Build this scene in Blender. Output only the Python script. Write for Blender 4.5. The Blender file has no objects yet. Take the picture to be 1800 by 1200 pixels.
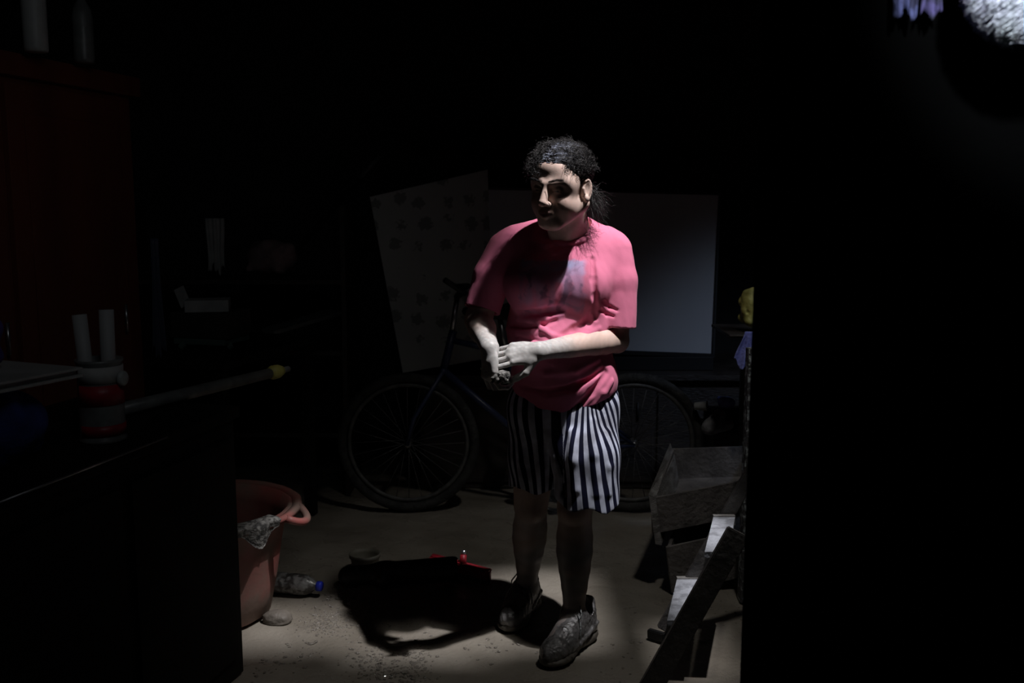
import bpy, bmesh, math, random
import numpy as np
from mathutils import Vector, Matrix
random.seed(7); np.random.seed(3)
rng = np.random.default_rng(11)
SC = bpy.context.scene
COL = SC.collection
# ------------------------------------------------------------------ camera
CAM_H = 1.40; PITCH = math.radians(8.0); FPX = 1700.0
cd = bpy.data.cameras.new('camera'); cam = bpy.data.objects.new('camera', cd); COL.objects.link(cam)
cam.location = (0, 0, CAM_H); cam.rotation_euler = (math.radians(90) - PITCH, 0, 0)
cd.sensor_width = 36; cd.lens = 36 * FPX / 1800.0
cd.clip_start = 0.05; cd.clip_end = 60
cd.dof.use_dof = True; cd.dof.focus_distance = 2.88; cd.dof.aperture_fstop = 4.0
SC.camera = cam
# ------------------------------------------------------------------ world, lamps, exposure
w = bpy.data.worlds.new('world'); SC.world = w; w.use_nodes = True
w.node_tree.nodes['Background'].inputs[0].default_value = (0.5, 0.62, 0.9, 1)
w.node_tree.nodes['Background'].inputs[1].default_value = 0.0012
SC.view_settings.view_transform = 'Standard'; SC.view_settings.look = 'None'
SC.view_settings.exposure = 0.0; SC.view_settings.gamma = 1.0
SC.view_settings.use_curve_mapping = False
def spot(name, loc, target, power, angle, blend, radius, color=(1, 1, 1)):
    d = bpy.data.lights.new(name, 'SPOT'); d.energy = power; d.spot_size = math.radians(angle)
    d.spot_blend = blend; d.shadow_soft_size = radius; d.color = color
    o = bpy.data.objects.new(name, d); COL.objects.link(o); o.location = loc
    o.rotation_euler = (Vector(target) - Vector(loc)).to_track_quat('-Z', 'Y').to_euler()
    return o
SUN_AT = (1.04, 2.33, 3.90)        # hard daylight above roof holes shaped for its beam
spot('roof_hole_daylight', SUN_AT, (0.77, 2.52, 3.05), 560, 44, 0.1, 0.030, (1.0, 0.975, 1.0))
spot('floor_fill', (0.74, 2.44, 3.0), (0.35, 3.15, 0), 34, 62, 0.7, 0.07, (1.0, 0.97, 0.93))  # added fill lamp that lifts the floor around her
spot('board_fill', (2.05, 2.6, 2.85), (1.25, 4.6, 0.15), 52, 40, 1.0, 0.15, (0.62, 0.74, 1.0))  # added bluish fill for the whiteboard; no window stands here
spot('left_fill', (-0.2, 1.1, 2.2), (-1.65, 3.1, 1.5), 4.6, 83, 1.0, 0.25, (0.9, 0.95, 1.0))  # added weak fill for the clutter on the left
spot('mop_fill', (0.50, 0.20, 2.30), (0.80, 1.40, 1.78), 330, 23, 0.4, 0.05, (0.86, 0.93, 1.0))  # added spot that brightens the mop head and hanging cloths

# ------------------------------------------------------------------ helpers
def P(px, py, Y):
    u = -(py - 600.0) / FPX
    y = math.cos(PITCH) + u * math.sin(PITCH); z = -math.sin(PITCH) + u * math.cos(PITCH)
    t = Y / y
    return np.array([(px - 900.0) / FPX * t, Y, CAM_H + z * t])
def G(px, py):
    u = -(py - 600.0) / FPX
    y = math.cos(PITCH) + u * math.sin(PITCH); z = -math.sin(PITCH) + u * math.cos(PITCH)
    t = -CAM_H / z
    return np.array([(px - 900.0) / FPX * t, y * t, 0.0])
def tag(o, label=None, cat=None, group=None, kind=None):
    if label: o['label'] = label
    if cat: o['category'] = cat
    if group: o['group'] = group
    if kind: o['kind'] = kind
    return o
def empty(name, loc, label, cat, group=None):
    o = bpy.data.objects.new(name, None); COL.objects.link(o); o.location = Vector([float(v) for v in loc])
    o.empty_display_size = 0.05
    return tag(o, label, cat, group)
def link_mesh(name, me, mat, parent=None, label=None, smooth=False):
    o = bpy.data.objects.new(name, me); COL.objects.link(o)
    if mat: me.materials.append(mat)
    if parent is not None:
        o.parent = parent
        off = Vector((0, 0, 0)); q = parent
        while q is not None: off += q.location; q = q.parent
        me.transform(Matrix.Translation(-off))
    if smooth: me.shade_smooth()
    if label: o['label'] = label
    return o
class MB:
    """collects shapes given in world coordinates"""
    def __init__(s): s.v = []; s.f = []; s.sm = []
    def add(s, v, f, smooth=False):
        n = len(s.v); s.v += [tuple(map(float, p)) for p in v]; s.f += [tuple(i + n for i in q) for q in f]
        s.sm += [smooth] * len(f); return s
    def hexa(s, a, b):
        """a,b: two quads (lists of 4 points), facing the same way round"""
        return s.add(list(a) + list(b), [(0, 3, 2, 1), (4, 5, 6, 7), (0, 1, 5, 4), (1, 2, 6, 5), (2, 3, 7, 6), (3, 0, 4, 7)])
    def box(s, c, size, rz=0.0, rx=0.0, ry=0.0, bev=0.004):
        R = Matrix.Rotation(rz, 3, 'Z') @ Matrix.Rotation(ry, 3, 'Y') @ Matrix.Rotation(rx, 3, 'X')
        hx, hy, hz = size[0] / 2, size[1] / 2, size[2] / 2
        b = min(bev, hx * .45, hy * .45, hz * .45)
        bm = bmesh.new(); bmesh.ops.create_cube(bm, size=1.0)
        for v in bm.verts: v.co = Vector((v.co.x * 2 * hx, v.co.y * 2 * hy, v.co.z * 2 * hz))
        if b > 0: bmesh.ops.bevel(bm, geom=list(bm.edges), offset=b, segments=2, affect='EDGES', profile=0.7)
        c = Vector([float(t) for t in c])
        vs = [R @ v.co + c for v in bm.verts]; bm.verts.index_update()
        fs = [[v.index for v in f.verts] for f in bm.faces]; bm.free()
        return s.add(vs, fs)
    def plank(s, a, b, wid, thk, side, bev=0.003):
        """board from a to b, its width along 'side'"""
        a = Vector([float(t) for t in a]); b = Vector([float(t) for t in b]); d = (b - a); L = d.length; d.normalize()
        sd = Vector(side); sd = (sd - d * sd.dot(d)).normalized(); nn = d.cross(sd)
        bm = bmesh.new(); bmesh.ops.create_cube(bm, size=1.0)
        for v in bm.verts: v.co = Vector((v.co.x * L, v.co.y * wid, v.co.z * thk))
        bmesh.ops.bevel(bm, geom=list(bm.edges), offset=min(bev, thk * .4), segments=2, affect='EDGES')
        M = Matrix((d, sd, nn)).transposed(); c = (a + b) / 2
        bm.verts.index_update()
        vs = [M @ v.co + c for v in bm.verts]; fs = [[v.index for v in f.verts] for f in bm.faces]; bm.free()
        return s.add(vs, fs)
    def tube(s, pts, r, n=12, caps=True, closed=False):
        pts = [Vector([float(t) for t in p]) for p in pts]; m = len(pts)
        rr = r if hasattr(r, '__len__') else [r] * m
        V = []; Fc = []; up = None
        for i in range(m):
            if closed: t = pts[(i + 1) % m] - pts[i - 1]
            else: t = pts[min(i + 1, m - 1)] - pts[max(i - 1, 0)]
            t.normalize()
            if up is None:
                up = Vector((0, 0, 1)) if abs(t.z) < .9 else Vector((1, 0, 0))
            x = (up - t * up.dot(t)).normalized(); up = x; y = t.cross(x)
            for k in range(n):
                a = 2 * math.pi * k / n; V.append(pts[i] + (x * math.cos(a) + y * math.sin(a)) * rr[i])
        for i in range(m if closed else m - 1):
            j = (i + 1) % m
            for k in range(n):
                Fc.append((i * n + k, i * n + (k + 1) % n, j * n + (k + 1) % n, j * n + k))
        if caps and not closed:
            Fc.append(tuple(reversed(range(n)))); Fc.append(tuple((m - 1) * n + k for k in range(n)))
        return s.add(V, Fc, True)
    def lathe(s, base, prof, n=40, axis=(0, 0, 1), flute=0.0, nf=0):
        """prof: (radius, height) pairs along the axis from base"""
        ax = Vector(axis).normalized(); x = ax.orthogonal().normalized(); y = ax.cross(x)
        base = Vector([float(t) for t in base]); V = []; Fc = []
        for (r, h) in prof:
            for k in range(n):
                a = 2 * math.pi * k / n; q = r * (1 + flute * math.cos(nf * a))
                V.append(base + ax * h + (x * math.cos(a) + y * math.sin(a)) * q)
        for i in range(len(prof) - 1):
            for k in range(n):
                Fc.append((i * n + k, i * n + (k + 1) % n, (i + 1) * n + (k + 1) % n, (i + 1) * n + k))
        return s.add(V, Fc, True)
    def build(s, name, mat, parent=None, label=None):
        me = bpy.data.meshes.new(name); me.from_pydata(s.v, [], s.f); me.update()
        me.polygons.foreach_set('use_smooth', s.sm)
        return link_mesh(name, me, mat, parent, label)
# ---- materials
def mat(name, c1, rough=0.7, c2=None, scale=8.0, bump=0.0, bscale=60.0, metal=0.0, spec=0.5, stretch=(1, 1, 1), rough2=None,
        trans=0.0, alpha=1.0, sheen=0.0, detail=6.0, lo=0.35, hi=0.65, coat=0.0, bdist=0.01):
    m = bpy.data.materials.new(name); m.use_nodes = True; nt = m.node_tree; N = nt.nodes; L = nt.links
    b = N['Principled BSDF']; b.inputs['Roughness'].default_value = rough; b.inputs['Metallic'].default_value = metal
    b.inputs['Specular IOR Level'].default_value = spec
    b.inputs['Base Color'].default_value = (*c1, 1); b.inputs['Transmission Weight'].default_value = trans
    b.inputs['Alpha'].default_value = alpha; b.inputs['Sheen Weight'].default_value = sheen; b.inputs['Coat Weight'].default_value = coat
    tc = N.new('ShaderNodeTexCoord'); mp = N.new('ShaderNodeMapping'); mp.inputs['Scale'].default_value = stretch
    L.new(tc.outputs['Object'], mp.inputs[0])
    if c2 is not None:
        n = N.new('ShaderNodeTexNoise'); n.inputs['Scale'].default_value = scale; n.inputs['Detail'].default_value = detail
        L.new(mp.outputs[0], n.inputs['Vector'])
        r = N.new('ShaderNodeValToRGB'); r.color_ramp.elements[0].position = lo; r.color_ramp.elements[1].position = hi
        r.color_ramp.elements[0].color = (*c1, 1); r.color_ramp.elements[1].color = (*c2, 1)
        L.new(n.outputs['Fac'], r.inputs[0]); L.new(r.outputs[0], b.inputs['Base Color'])
        if rough2 is not None:
            mr = N.new('ShaderNodeMapRange'); mr.inputs[1].default_value = lo; mr.inputs[2].default_value = hi
            mr.inputs[3].default_value = rough; mr.inputs[4].default_value = rough2
            L.new(n.outputs['Fac'], mr.inputs[0]); L.new(mr.outputs[0], b.inputs['Roughness'])
    if bump:
        n2 = N.new('ShaderNodeTexNoise'); n2.inputs['Scale'].default_value = bscale; n2.inputs['Detail'].default_value = 8
        L.new(mp.outputs[0], n2.inputs['Vector'])
        bp = N.new('ShaderNodeBump'); bp.inputs['Strength'].default_value = bump; bp.inputs['Distance'].default_value = bdist
        L.new(n2.outputs['Fac'], bp.inputs['Height']); L.new(bp.outputs[0], b.inputs['Normal'])
    return m
M = {}
M['plaster'] = mat('dark_plaster', (.035, .034, .033), .95, (.02, .02, .02), 3, .3, 30)
M['frontwall'] = mat('shade_black_plaster', (.0010, .0010, .0010), 1.0, (.0007, .0007, .0007), 3, .2, 30, spec=.0)  # near-black colour puts the wall's shade into the plaster
M['ceil'] = mat('roof_boards', (.02, .018, .016), .95, (.012, .01, .01), 4, .2, 20)
M['darkwood'] = mat('dark_wet_wood', (.045, .036, .030), .6, (.018, .015, .014), 5, .5, 40, stretch=(1, 1, 6), rough2=.35)
M['redwood'] = mat('reddish_wardrobe_wood', (.16, .035, .018), .6, (.10, .022, .012), 3, .1, 40, stretch=(2, 2, .4))
M['blackwood'] = mat('black_counter_wood', (.012, .010, .009), .8, (.006, .005, .005), 6, .2, 40, spec=.2)
M['greywood'] = mat('muddy_grey_wood', (.34, .33, .32), .75, (.15, .14, .13), 14, .6, 70, stretch=(1, 1, 4), rough2=.5)
M['drawerwood'] = mat('muddy_drawer_wood', (.20, .185, .175), .7, (.10, .092, .088), 10, .6, 60, rough2=.45)
M['whiteboard'] = mat('whiteboard_enamel', (.62, .65, .68), .35, (.56, .58, .62), 2, 0)
M['frame'] = mat('dark_frame', (.02, .02, .022), .5)
M['white'] = mat('white_plastic', (.42, .43, .42), .5, (.32, .33, .32), 9)
M['offwhite'] = mat('offwhite_paper', (.5, .5, .48), .8, (.36, .36, .35), 12)
M['blue'] = mat('blue_cloth', (.03, .06, .30), .9, (.015, .03, .16), 14, .4, 80)
M['purple'] = mat('purple_cloth', (.08, .05, .26), .9, (.05, .03, .16), 10, .4, 80)
M['lightblue'] = mat('pale_blue_cloth', (.30, .33, .75), .9, (.16, .18, .50), 22, .5, 90)
M['pink'] = mat('pinkish_bag', (.30, .20, .20), .7, (.2, .14, .14), 10, .4, 50)
M['yellow'] = mat('yellow_bag', (.60, .55, .16), .5, (.36, .34, .10), 16, .5, 50)
M['yellowplastic'] = mat('yellow_coupling_plastic', (.5, .46, .12), .45)
M['greyplastic'] = mat('grey_pipe_plastic', (.20, .21, .20), .4, (.13, .13, .13), 20, .1, 50)
M['greenplastic'] = mat('green_painted_metal', (.10, .16, .14), .5)
M['tire'] = mat('muddy_rubber', (.05, .05, .048), .8, (.02, .02, .02), 30, .6, 120)
M['rim'] = mat('muddy_rim', (.13, .13, .125), .6, (.07, .07, .07), 30, metal=.2)
M['chrome'] = mat('worn_chrome', (.5, .5, .52), .3, metal=.9)
M['spoke'] = mat('muddy_spoke_metal', (.10, .10, .10), .6)
M['tubred'] = mat('pink_tub_plastic', (.30, .085, .075), .5, (.19, .125, .10), 7, .15, 30, rough2=.75)
M['red'] = mat('red_plastic', (.42, .015, .03), .45, (.25, .02, .03), 20, .1, 50)
M['rubber'] = mat('black_rubber', (.012, .012, .012), .5, bump=.2, bscale=80)
M['bluecap'] = mat('blue_cap_plastic', (.03, .05, .55), .35)
M['clear'] = mat('muddy_clear_plastic', (.34, .34, .33), .15, (.09, .085, .08), 45, .3, 60, trans=.35, rough2=.4, lo=.48, hi=.56)
M['stone'] = mat('muddy_stone', (.16, .14, .115), .6, (.11, .095, .08), 12, .5, 50)
M['alu'] = mat('worn_pale_tread', (.46, .48, .53), .4, (.24, .25, .28), 26, .7, 60, rough2=.7, lo=.42, hi=.6, spec=.8)
M['speckle'] = mat('speckled_muddy_board', (.07, .07, .075), .5, (.55, .62, .64), 60, .8, 90, lo=.50, hi=.62, rough2=.3)
M['beige'] = mat('beige_plastic', (.20, .19, .15), .6, (.14, .13, .10), 12)
M['cardboard'] = mat('wet_cardboard', (.05, .045, .04), .9, (.03, .027, .025), 8, .3, 40)
M['mud'] = mat('wet_mud_clump', (.30, .27, .23), .08, (.20, .18, .15), 60, .9, 180, rough2=.3, spec=1.0, coat=.6)
M['fur'] = mat('white_shaggy_yarn', (.72, .76, .80), .9, (.45, .44, .55), 26)
M['shoe'] = mat('mud_covered_shoe', (.17, .165, .165), .42, (.07, .066, .063), 36, .7, 90, rough2=.2, spec=.9, bdist=.006)
M['sole'] = mat('mud_covered_sole', (.14, .125, .105), .6, (.07, .062, .05), 24, .6, 70, bdist=.006)
M['lace'] = mat('wet_grey_lace', (.30, .32, .32), .25, (.08, .08, .08), 120, .6, 200, spec=1.0, rough2=.4)
M['rag'] = mat('muddy_rag', (.30, .29, .27), .6, (.06, .058, .055), 60, .8, 120, lo=.42, hi=.6)
M['dimplastic'] = mat('dim_bluish_plastic', (.07, .08, .12), .4)
M['navycloth'] = mat('blue_grey_cloth', (.06, .068, .17), .9, (.008, .008, .03), 30, .4, 80, lo=.45, hi=.58)
M['violetcloth'] = mat('dark_violet_cloth', (.035, .027, .09), .9, (.004, .005, .015), 26, .4, 80, lo=.44, hi=.58)
M['railwood'] = mat('dark_muddy_rail_wood', (.10, .094, .09), .6, (.045, .042, .04), 12, .5, 60, rough2=.4)
M['greenplate'] = mat('dark_teal_plastic', (.03, .05, .055), .5)

# printed panel: pale sheet with small dark printed marks
def panel_mat():
    m = mat('printed_panel', (.70, .73, .71), .7); nt = m.node_tree; N = nt.nodes; L = nt.links
    b = N['Principled BSDF']; tc = N.new('ShaderNodeTexCoord'); v = N.new('ShaderNodeTexVoronoi')
    v.inputs['Scale'].default_value = 8.5; v.inputs['Randomness'].default_value = .35
    n = N.new('ShaderNodeTexNoise'); n.inputs['Scale'].default_value = 60
    mx = N.new('ShaderNodeMix'); mx.data_type = 'RGBA'; mx.inputs[6].default_value = (.62, .65, .63, 1); mx.inputs[7].default_value = (.34, .36, .35, 1)
    ma = N.new('ShaderNodeMath'); ma.operation = 'MULTIPLY_ADD'; ma.inputs[1].default_value = .5
    L.new(tc.outputs['Object'], v.inputs['Vector']); L.new(tc.outputs['Object'], n.inputs['Vector'])
    L.new(n.outputs['Fac'], ma.inputs[0]); L.new(v.outputs['Distance'], ma.inputs[2])
    r = N.new('ShaderNodeValToRGB'); r.color_ramp.elements[0].position = .50; r.color_ramp.elements[1].position = .56
    r.color_ramp.elements[0].color = (1, 1, 1, 1); r.color_ramp.elements[1].color = (0, 0, 0, 1)
    L.new(ma.outputs[0], r.inputs[0]); L.new(r.outputs[0], mx.inputs[0]); L.new(mx.outputs[2], b.inputs['Base Color'])
    return m
M['panel'] = panel_mat()

# floor: wet silt, ripples and glossy puddled spots
def floor_mat():
    m = bpy.data.materials.new('wet_silt_floor'); m.use_nodes = True; nt = m.node_tree; N = nt.nodes; L = nt.links
    b = N['Principled BSDF']; tc = N.new('ShaderNodeTexCoord')
    def noise(s, d=8, dist=0):
        n = N.new('ShaderNodeTexNoise'); n.inputs['Scale'].default_value = s; n.inputs['Detail'].default_value = d
        n.inputs['Distortion'].default_value = dist; L.new(tc.outputs['Object'], n.inputs['Vector']); return n
    n1 = noise(2.2, 5, .6); r = N.new('ShaderNodeValToRGB')
    r.color_ramp.elements[0].position = .35; r.color_ramp.elements[1].position = .68
    r.color_ramp.elements[0].color = (.21, .185, .15, 1); r.color_ramp.elements[1].color = (.31, .28, .235, 1)
    L.new(n1.outputs['Fac'], r.inputs[0]); L.new(r.outputs[0], b.inputs['Base Color'])
    n2 = noise(3.1, 6, 1.0); mr = N.new('ShaderNodeMapRange'); mr.inputs[1].default_value = .42; mr.inputs[2].default_value = .62
    mr.inputs[3].default_value = .50; mr.inputs[4].default_value = .20
    L.new(n2.outputs['Fac'], mr.inputs[0]); L.new(mr.outputs[0], b.inputs['Roughness'])
    n3 = noise(70, 8); n4 = noise(9, 4, .5)
    b1 = N.new('ShaderNodeBump'); b1.inputs['Strength'].default_value = .8; b1.inputs['Distance'].default_value = .004
    b2 = N.new('ShaderNodeBump'); b2.inputs['Strength'].default_value = .5; b2.inputs['Distance'].default_value = .02
    L.new(n4.outputs['Fac'], b2.inputs['Height']); L.new(n3.outputs['Fac'], b1.inputs['Height'])
    L.new(b2.outputs[0], b1.inputs['Normal']); L.new(b1.outputs[0], b.inputs['Normal'])
    return m
M['floor'] = floor_mat()

# ------------------------------------------------------------------ structure
def struct(name, mb, m, label=None):
    o = mb.build(name, m); o['kind'] = 'structure'
    if label: o['label'] = label
    return o
def floorz(x, y):
    return (0.0035 * np.sin(x * 9 + 2 * np.sin(y * 5)) * np.sin(y * 8 + 1.3) + 0.0022 * np.sin(x * 23 + y * 17) * np.sin(y * 29 - x * 7)) - 0.004
def grid_floor():
    xs = np.linspace(-1.6, 1.5, 200); ys = np.linspace(2.0, 5.2, 200)
    X, Y = np.meshgrid(xs, ys, indexing='ij'); Z = floorz(X, Y)
    edge = np.minimum(np.minimum(X - xs[0], xs[-1] - X), np.minimum(Y - ys[0], ys[-1] - Y))
    Z = Z * np.clip(edge / .1, 0, 1)
    v = np.stack([X, Y, Z], -1).reshape(-1, 3).tolist(); f = []
    n = len(ys)
    for i in range(len(xs) - 1):
        for j in range(n - 1):
            a = i * n + j; f.append((a, a + n, a + n + 1, a + 1))
    mb = MB(); mb.add(v, f, True)
    def q(x0, x1, y0, y1): mb.add([(x0, y0, 0), (x1, y0, 0), (x1, y1, 0), (x0, y1, 0)], [(0, 1, 2, 3)])
    q(-3, -1.6, -1.2, 5.6); q(1.5, 2.3, -1.2, 5.6); q(-1.6, 1.5, -1.2, 2.0); q(-1.6, 1.5, 5.2, 5.6)
    return mb
struct('floor', grid_floor(), M['floor'])
struct('wall_back', MB().box((-.35, 5.46, 1.5), (5.3, .12, 3.0)), M['plaster'])
struct('wall_left', MB().box((-2.94, 3.4, 1.5), (.12, 4.0, 3.0)), M['plaster'])
struct('wall_right', MB().box((2.24, 3.4, 1.5), (.12, 4.0, 3.0)), M['plaster'])
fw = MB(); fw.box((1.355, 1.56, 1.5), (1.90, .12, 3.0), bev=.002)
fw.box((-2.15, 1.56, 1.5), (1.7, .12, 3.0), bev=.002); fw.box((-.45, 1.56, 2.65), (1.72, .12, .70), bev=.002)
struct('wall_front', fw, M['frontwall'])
cl = MB()   # unseen roof, its holes cut to shape the key light
def roof(xs, ys, holes):
    for i in range(len(xs) - 1):
        for j in range(len(ys) - 1):
            if (i, j) in holes: continue
            cl.box(((xs[i] + xs[i + 1]) / 2, (ys[j] + ys[j + 1]) / 2, 3.05), (xs[i + 1] - xs[i], ys[j + 1] - ys[j], .03), bev=0)
roof((-3, .595, .697, .800, .878, .919, .956, 2.3), (1.5, 2.42, 2.443, 2.460, 2.50, 2.539, 2.605, 5.5),
     ((1, 3), (1, 4), (2, 2), (2, 3), (2, 4), (2, 5), (3, 3), (3, 4), (3, 5), (5, 1), (5, 2), (5, 3)))  # cells left closed shade the sleeve; the narrow extra hole lights the treads
struct('ceiling', cl, M['ceil'])
# ------------------------------------------------------------------ implicit surfaces for the figure
class Field:
    def __init__(s, lo, hi, h):
        s.lo = np.array(lo, float); s.h = h
        s.n = tuple(int(math.ceil((hi[i] - lo[i]) / h)) + 1 for i in range(3))
        s.F = np.full(s.n, .05, np.float32)
        s.ax = [(s.lo[i] + h * np.arange(s.n[i])).astype(np.float32) for i in range(3)]
    def _sl(s, lo, hi):
        out = []
        for i in range(3):
            a = int(math.floor((lo[i] - s.lo[i]) / s.h)); b = int(math.ceil((hi[i] - s.lo[i]) / s.h)) + 1
            a = max(a, 0); b = min(b, s.n[i])
            if b <= a: return None
            out.append(slice(a, b))
        return tuple(out)
    def _pts(s, sl):
        return s.ax[0][sl[0]][:, None, None], s.ax[1][sl[1]][None, :, None], s.ax[2][sl[2]][None, None, :]
    def _apply(s, sl, d, k, op):
        A = s.F[sl]
        if op == 'add':
            if k > 0:
                hh = np.clip(k - np.abs(A - d), 0, None) / k; s.F[sl] = np.minimum(A, d) - hh * hh * k * .25
            else: s.F[sl] = np.minimum(A, d)
        elif op == 'sub':
            d = -d
            if k > 0:
                hh = np.clip(k - np.abs(A - d), 0, None) / k; s.F[sl] = np.maximum(A, d) + hh * hh * k * .25
            else: s.F[sl] = np.maximum(A, d)
        elif op == 'and': s.F[sl] = np.maximum(A, d)
    def cone(s, a, b, ra, rb, k=.01, op='add'):
        a = np.array(a, np.float32); b = np.array(b, np.float32); m = max(ra, rb) + k + 2 * s.h + .004
        sl = s._sl(np.minimum(a, b) - m, np.maximum(a, b) + m)
        if sl is None: return
        X, Y, Z = s._pts(sl); ba = b - a; L2 = float(ba @ ba) + 1e-12
        t = np.clip(((X - a[0]) * ba[0] + (Y - a[1]) * ba[1] + (Z - a[2]) * ba[2]) / L2, 0, 1)
        d = np.sqrt((X - a[0] - t * ba[0]) ** 2 + (Y - a[1] - t * ba[1]) ** 2 + (Z - a[2] - t * ba[2]) ** 2) - (ra + t * (rb - ra))
        s._apply(sl, d, k, op)
    def chain(s, pts, rs, k=.01, op='add'):
        for i in range(len(pts) - 1): s.cone(pts[i], pts[i + 1], rs[i], rs[i + 1], k, op)
    def ell(s, c, r, R=None, k=.01, op='add', pad=0.0):
        c = np.array(c, np.float32); r = np.array(r, np.float32) + pad
        R = np.eye(3) if R is None else np.array(R)
        ext = np.sqrt(((R * r[None, :]) ** 2).sum(1)) + k + 2 * s.h + .004
        sl = s._sl(c - ext, c + ext)
        if sl is None: return
        X, Y, Z = s._pts(sl); X = X - c[0]; Y = Y - c[1]; Z = Z - c[2]
        q = [(R[0, i] * X + R[1, i] * Y + R[2, i] * Z) / r[i] for i in range(3)]
        k0 = np.sqrt(q[0] ** 2 + q[1] ** 2 + q[2] ** 2) + 1e-6
        k1 = np.sqrt((q[0] / r[0]) ** 2 + (q[1] / r[1]) ** 2 + (q[2] / r[2]) ** 2) + 1e-6
        s._apply(sl, (k0 * (k0 - 1) / k1).astype(np.float32), k, op)
    def full(s, fn, k=0, op='and'):
        sl = (slice(0, s.n[0]), slice(0, s.n[1]), slice(0, s.n[2]))
        X, Y, Z = s._pts(sl); s._apply(sl, np.broadcast_to(fn(X, Y, Z), s.n).astype(np.float32), k, op)
    def hit(s, px, py):
        """first point of the surface on the sight line through a pixel of the photograph"""
        a = P(px, py, s.lo[1]); b = P(px, py, s.lo[1] + s.h * (s.n[1] - 1))
        for t in np.linspace(0, 1, 500):
            p = a + (b - a) * t; i = np.round((p - s.lo) / s.h).astype(int)
            if (i < 0).any() or (i >= np.array(s.n)).any(): continue
            if s.F[tuple(i)] < 0: return p
        return None
    def mesh(s):
        F = s.F; S = F < 0; n = F.shape
        c = np.zeros((n[0] - 1, n[1] - 1, n[2] - 1), np.uint8)
        offs = [(i, j, k) for i in (0, 1) for j in (0, 1) for k in (0, 1)]
        for o in offs: c += S[o[0]:n[0] - 1 + o[0], o[1]:n[1] - 1 + o[1], o[2]:n[2] - 1 + o[2]]
        act = np.nonzero((c > 0) & (c < 8)); m = len(act[0])
        idx = np.full(c.shape, -1, np.int32); idx[act] = np.arange(m)
        val = {o: F[act[0] + o[0], act[1] + o[1], act[2] + o[2]] for o in offs}
        acc = np.zeros((m, 3)); cnt = np.zeros(m)
        for o in offs:
            for ax in range(3):
                if o[ax] == 1: continue
                o2 = list(o); o2[ax] = 1; o2 = tuple(o2)
                a = val[o]; b = val[o2]; cr = (a < 0) != (b < 0)
                t = np.where(cr, a / np.where(cr, a - b, 1), 0)
                p = np.zeros((m, 3)); p[:] = o; p[:, ax] = t
                acc[cr] += p[cr]; cnt[cr] += 1
        V = acc / np.maximum(cnt, 1)[:, None] + np.stack(act, 1); V = V * s.h + s.lo
        Q = []
        for ax in range(3):
            a1, a2 = (ax + 1) % 3, (ax + 2) % 3
            A = S[tuple(slice(0, n[i] - 1) if i == ax else slice(1, n[i] - 1) for i in range(3))]
            B = S[tuple(slice(1, n[i]) if i == ax else slice(1, n[i] - 1) for i in range(3))]
            for (mask, flip) in ((A & ~B, False), (~A & B, True)):
                e = list(np.nonzero(mask)); e[a1] = e[a1] + 1; e[a2] = e[a2] + 1
                def g(d1, d2):
                    q = list(e); q[a1] = q[a1] + d1; q[a2] = q[a2] + d2; return idx[tuple(q)]
                q = np.stack([g(-1, -1), g(0, -1), g(0, 0), g(-1, 0)], 1)
                if flip: q = q[:, ::-1]
                Q.append(q)
        Q = np.concatenate(Q); Q = Q[(Q >= 0).all(1)]
        return V, Q
def vnormals(V, Q):
    N = np.zeros_like(V); e1 = V[Q[:, 2]] - V[Q[:, 0]]; e2 = V[Q[:, 3]] - V[Q[:, 1]]; fn = np.cross(e1, e2)
    for i in range(4):
        for a in range(3): N[:, a] += np.bincount(Q[:, i], fn[:, a], len(V))
    return N / (np.linalg.norm(N, axis=1)[:, None] + 1e-12)
def np_mesh(name, V, Q, mat_, parent, colors=None, attrs=None, label=None, relax=0):
    if relax:
        ed = np.concatenate([Q[:, [0, 1]], Q[:, [1, 2]], Q[:, [2, 3]], Q[:, [3, 0]]])
        for _ in range(relax):
            S = np.zeros_like(V); c = np.bincount(ed[:, 0], minlength=len(V)) + np.bincount(ed[:, 1], minlength=len(V))
            for a in range(3):
                S[:, a] = np.bincount(ed[:, 0], V[ed[:, 1], a], len(V)) + np.bincount(ed[:, 1], V[ed[:, 0], a], len(V))
            V = V * .5 + .5 * S / np.maximum(c, 1)[:, None]
    off = np.zeros(3); q = parent
    while q is not None: off += np.array(q.location); q = q.parent
    me = bpy.data.meshes.new(name); nv, nq = len(V), len(Q)
    me.vertices.add(nv); me.vertices.foreach_set('co', (V - off).astype(np.float32).ravel())
    me.loops.add(nq * 4); me.loops.foreach_set('vertex_index', Q.astype(np.int32).ravel())
    me.polygons.add(nq); me.polygons.foreach_set('loop_start', np.arange(0, nq * 4, 4, dtype=np.int32))
    me.update(calc_edges=True); me.validate()
    me.polygons.foreach_set('use_smooth', np.ones(len(me.polygons), bool))
    if colors is not None:
        ca = me.color_attributes.new('Col', 'FLOAT_COLOR', 'POINT')
        ca.data.foreach_set('color', np.concatenate([colors, np.ones((nv, 1))], 1).astype(np.float32).ravel())
    for k_, v_ in (attrs or {}).items():
        at = me.attributes.new(k_, 'FLOAT', 'POINT'); at.data.foreach_set('value', v_.astype(np.float32))
    me.materials.append(mat_)
    o = bpy.data.objects.new(name, me); COL.objects.link(o); o.parent = parent
    if label: o['label'] = label
    return o
def nz(V, s, seed=0):
    """cheap smooth noise, about -1..1"""
    r = np.random.default_rng(seed); out = np.zeros(len(V))
    for i in range(7):
        d = r.normal(size=3); d /= np.linalg.norm(d); f = s * r.uniform(.6, 1.9)
        out += np.sin(V @ d * f + r.uniform(0, 6.28) + 1.5 * np.sin(V @ r.normal(size=3) * f * .4))
    return out / 3.2
def sstep(a, b, x):
    t = np.clip((x - a) / (b - a), 0, 1); return t * t * (3 - 2 * t)
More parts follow.
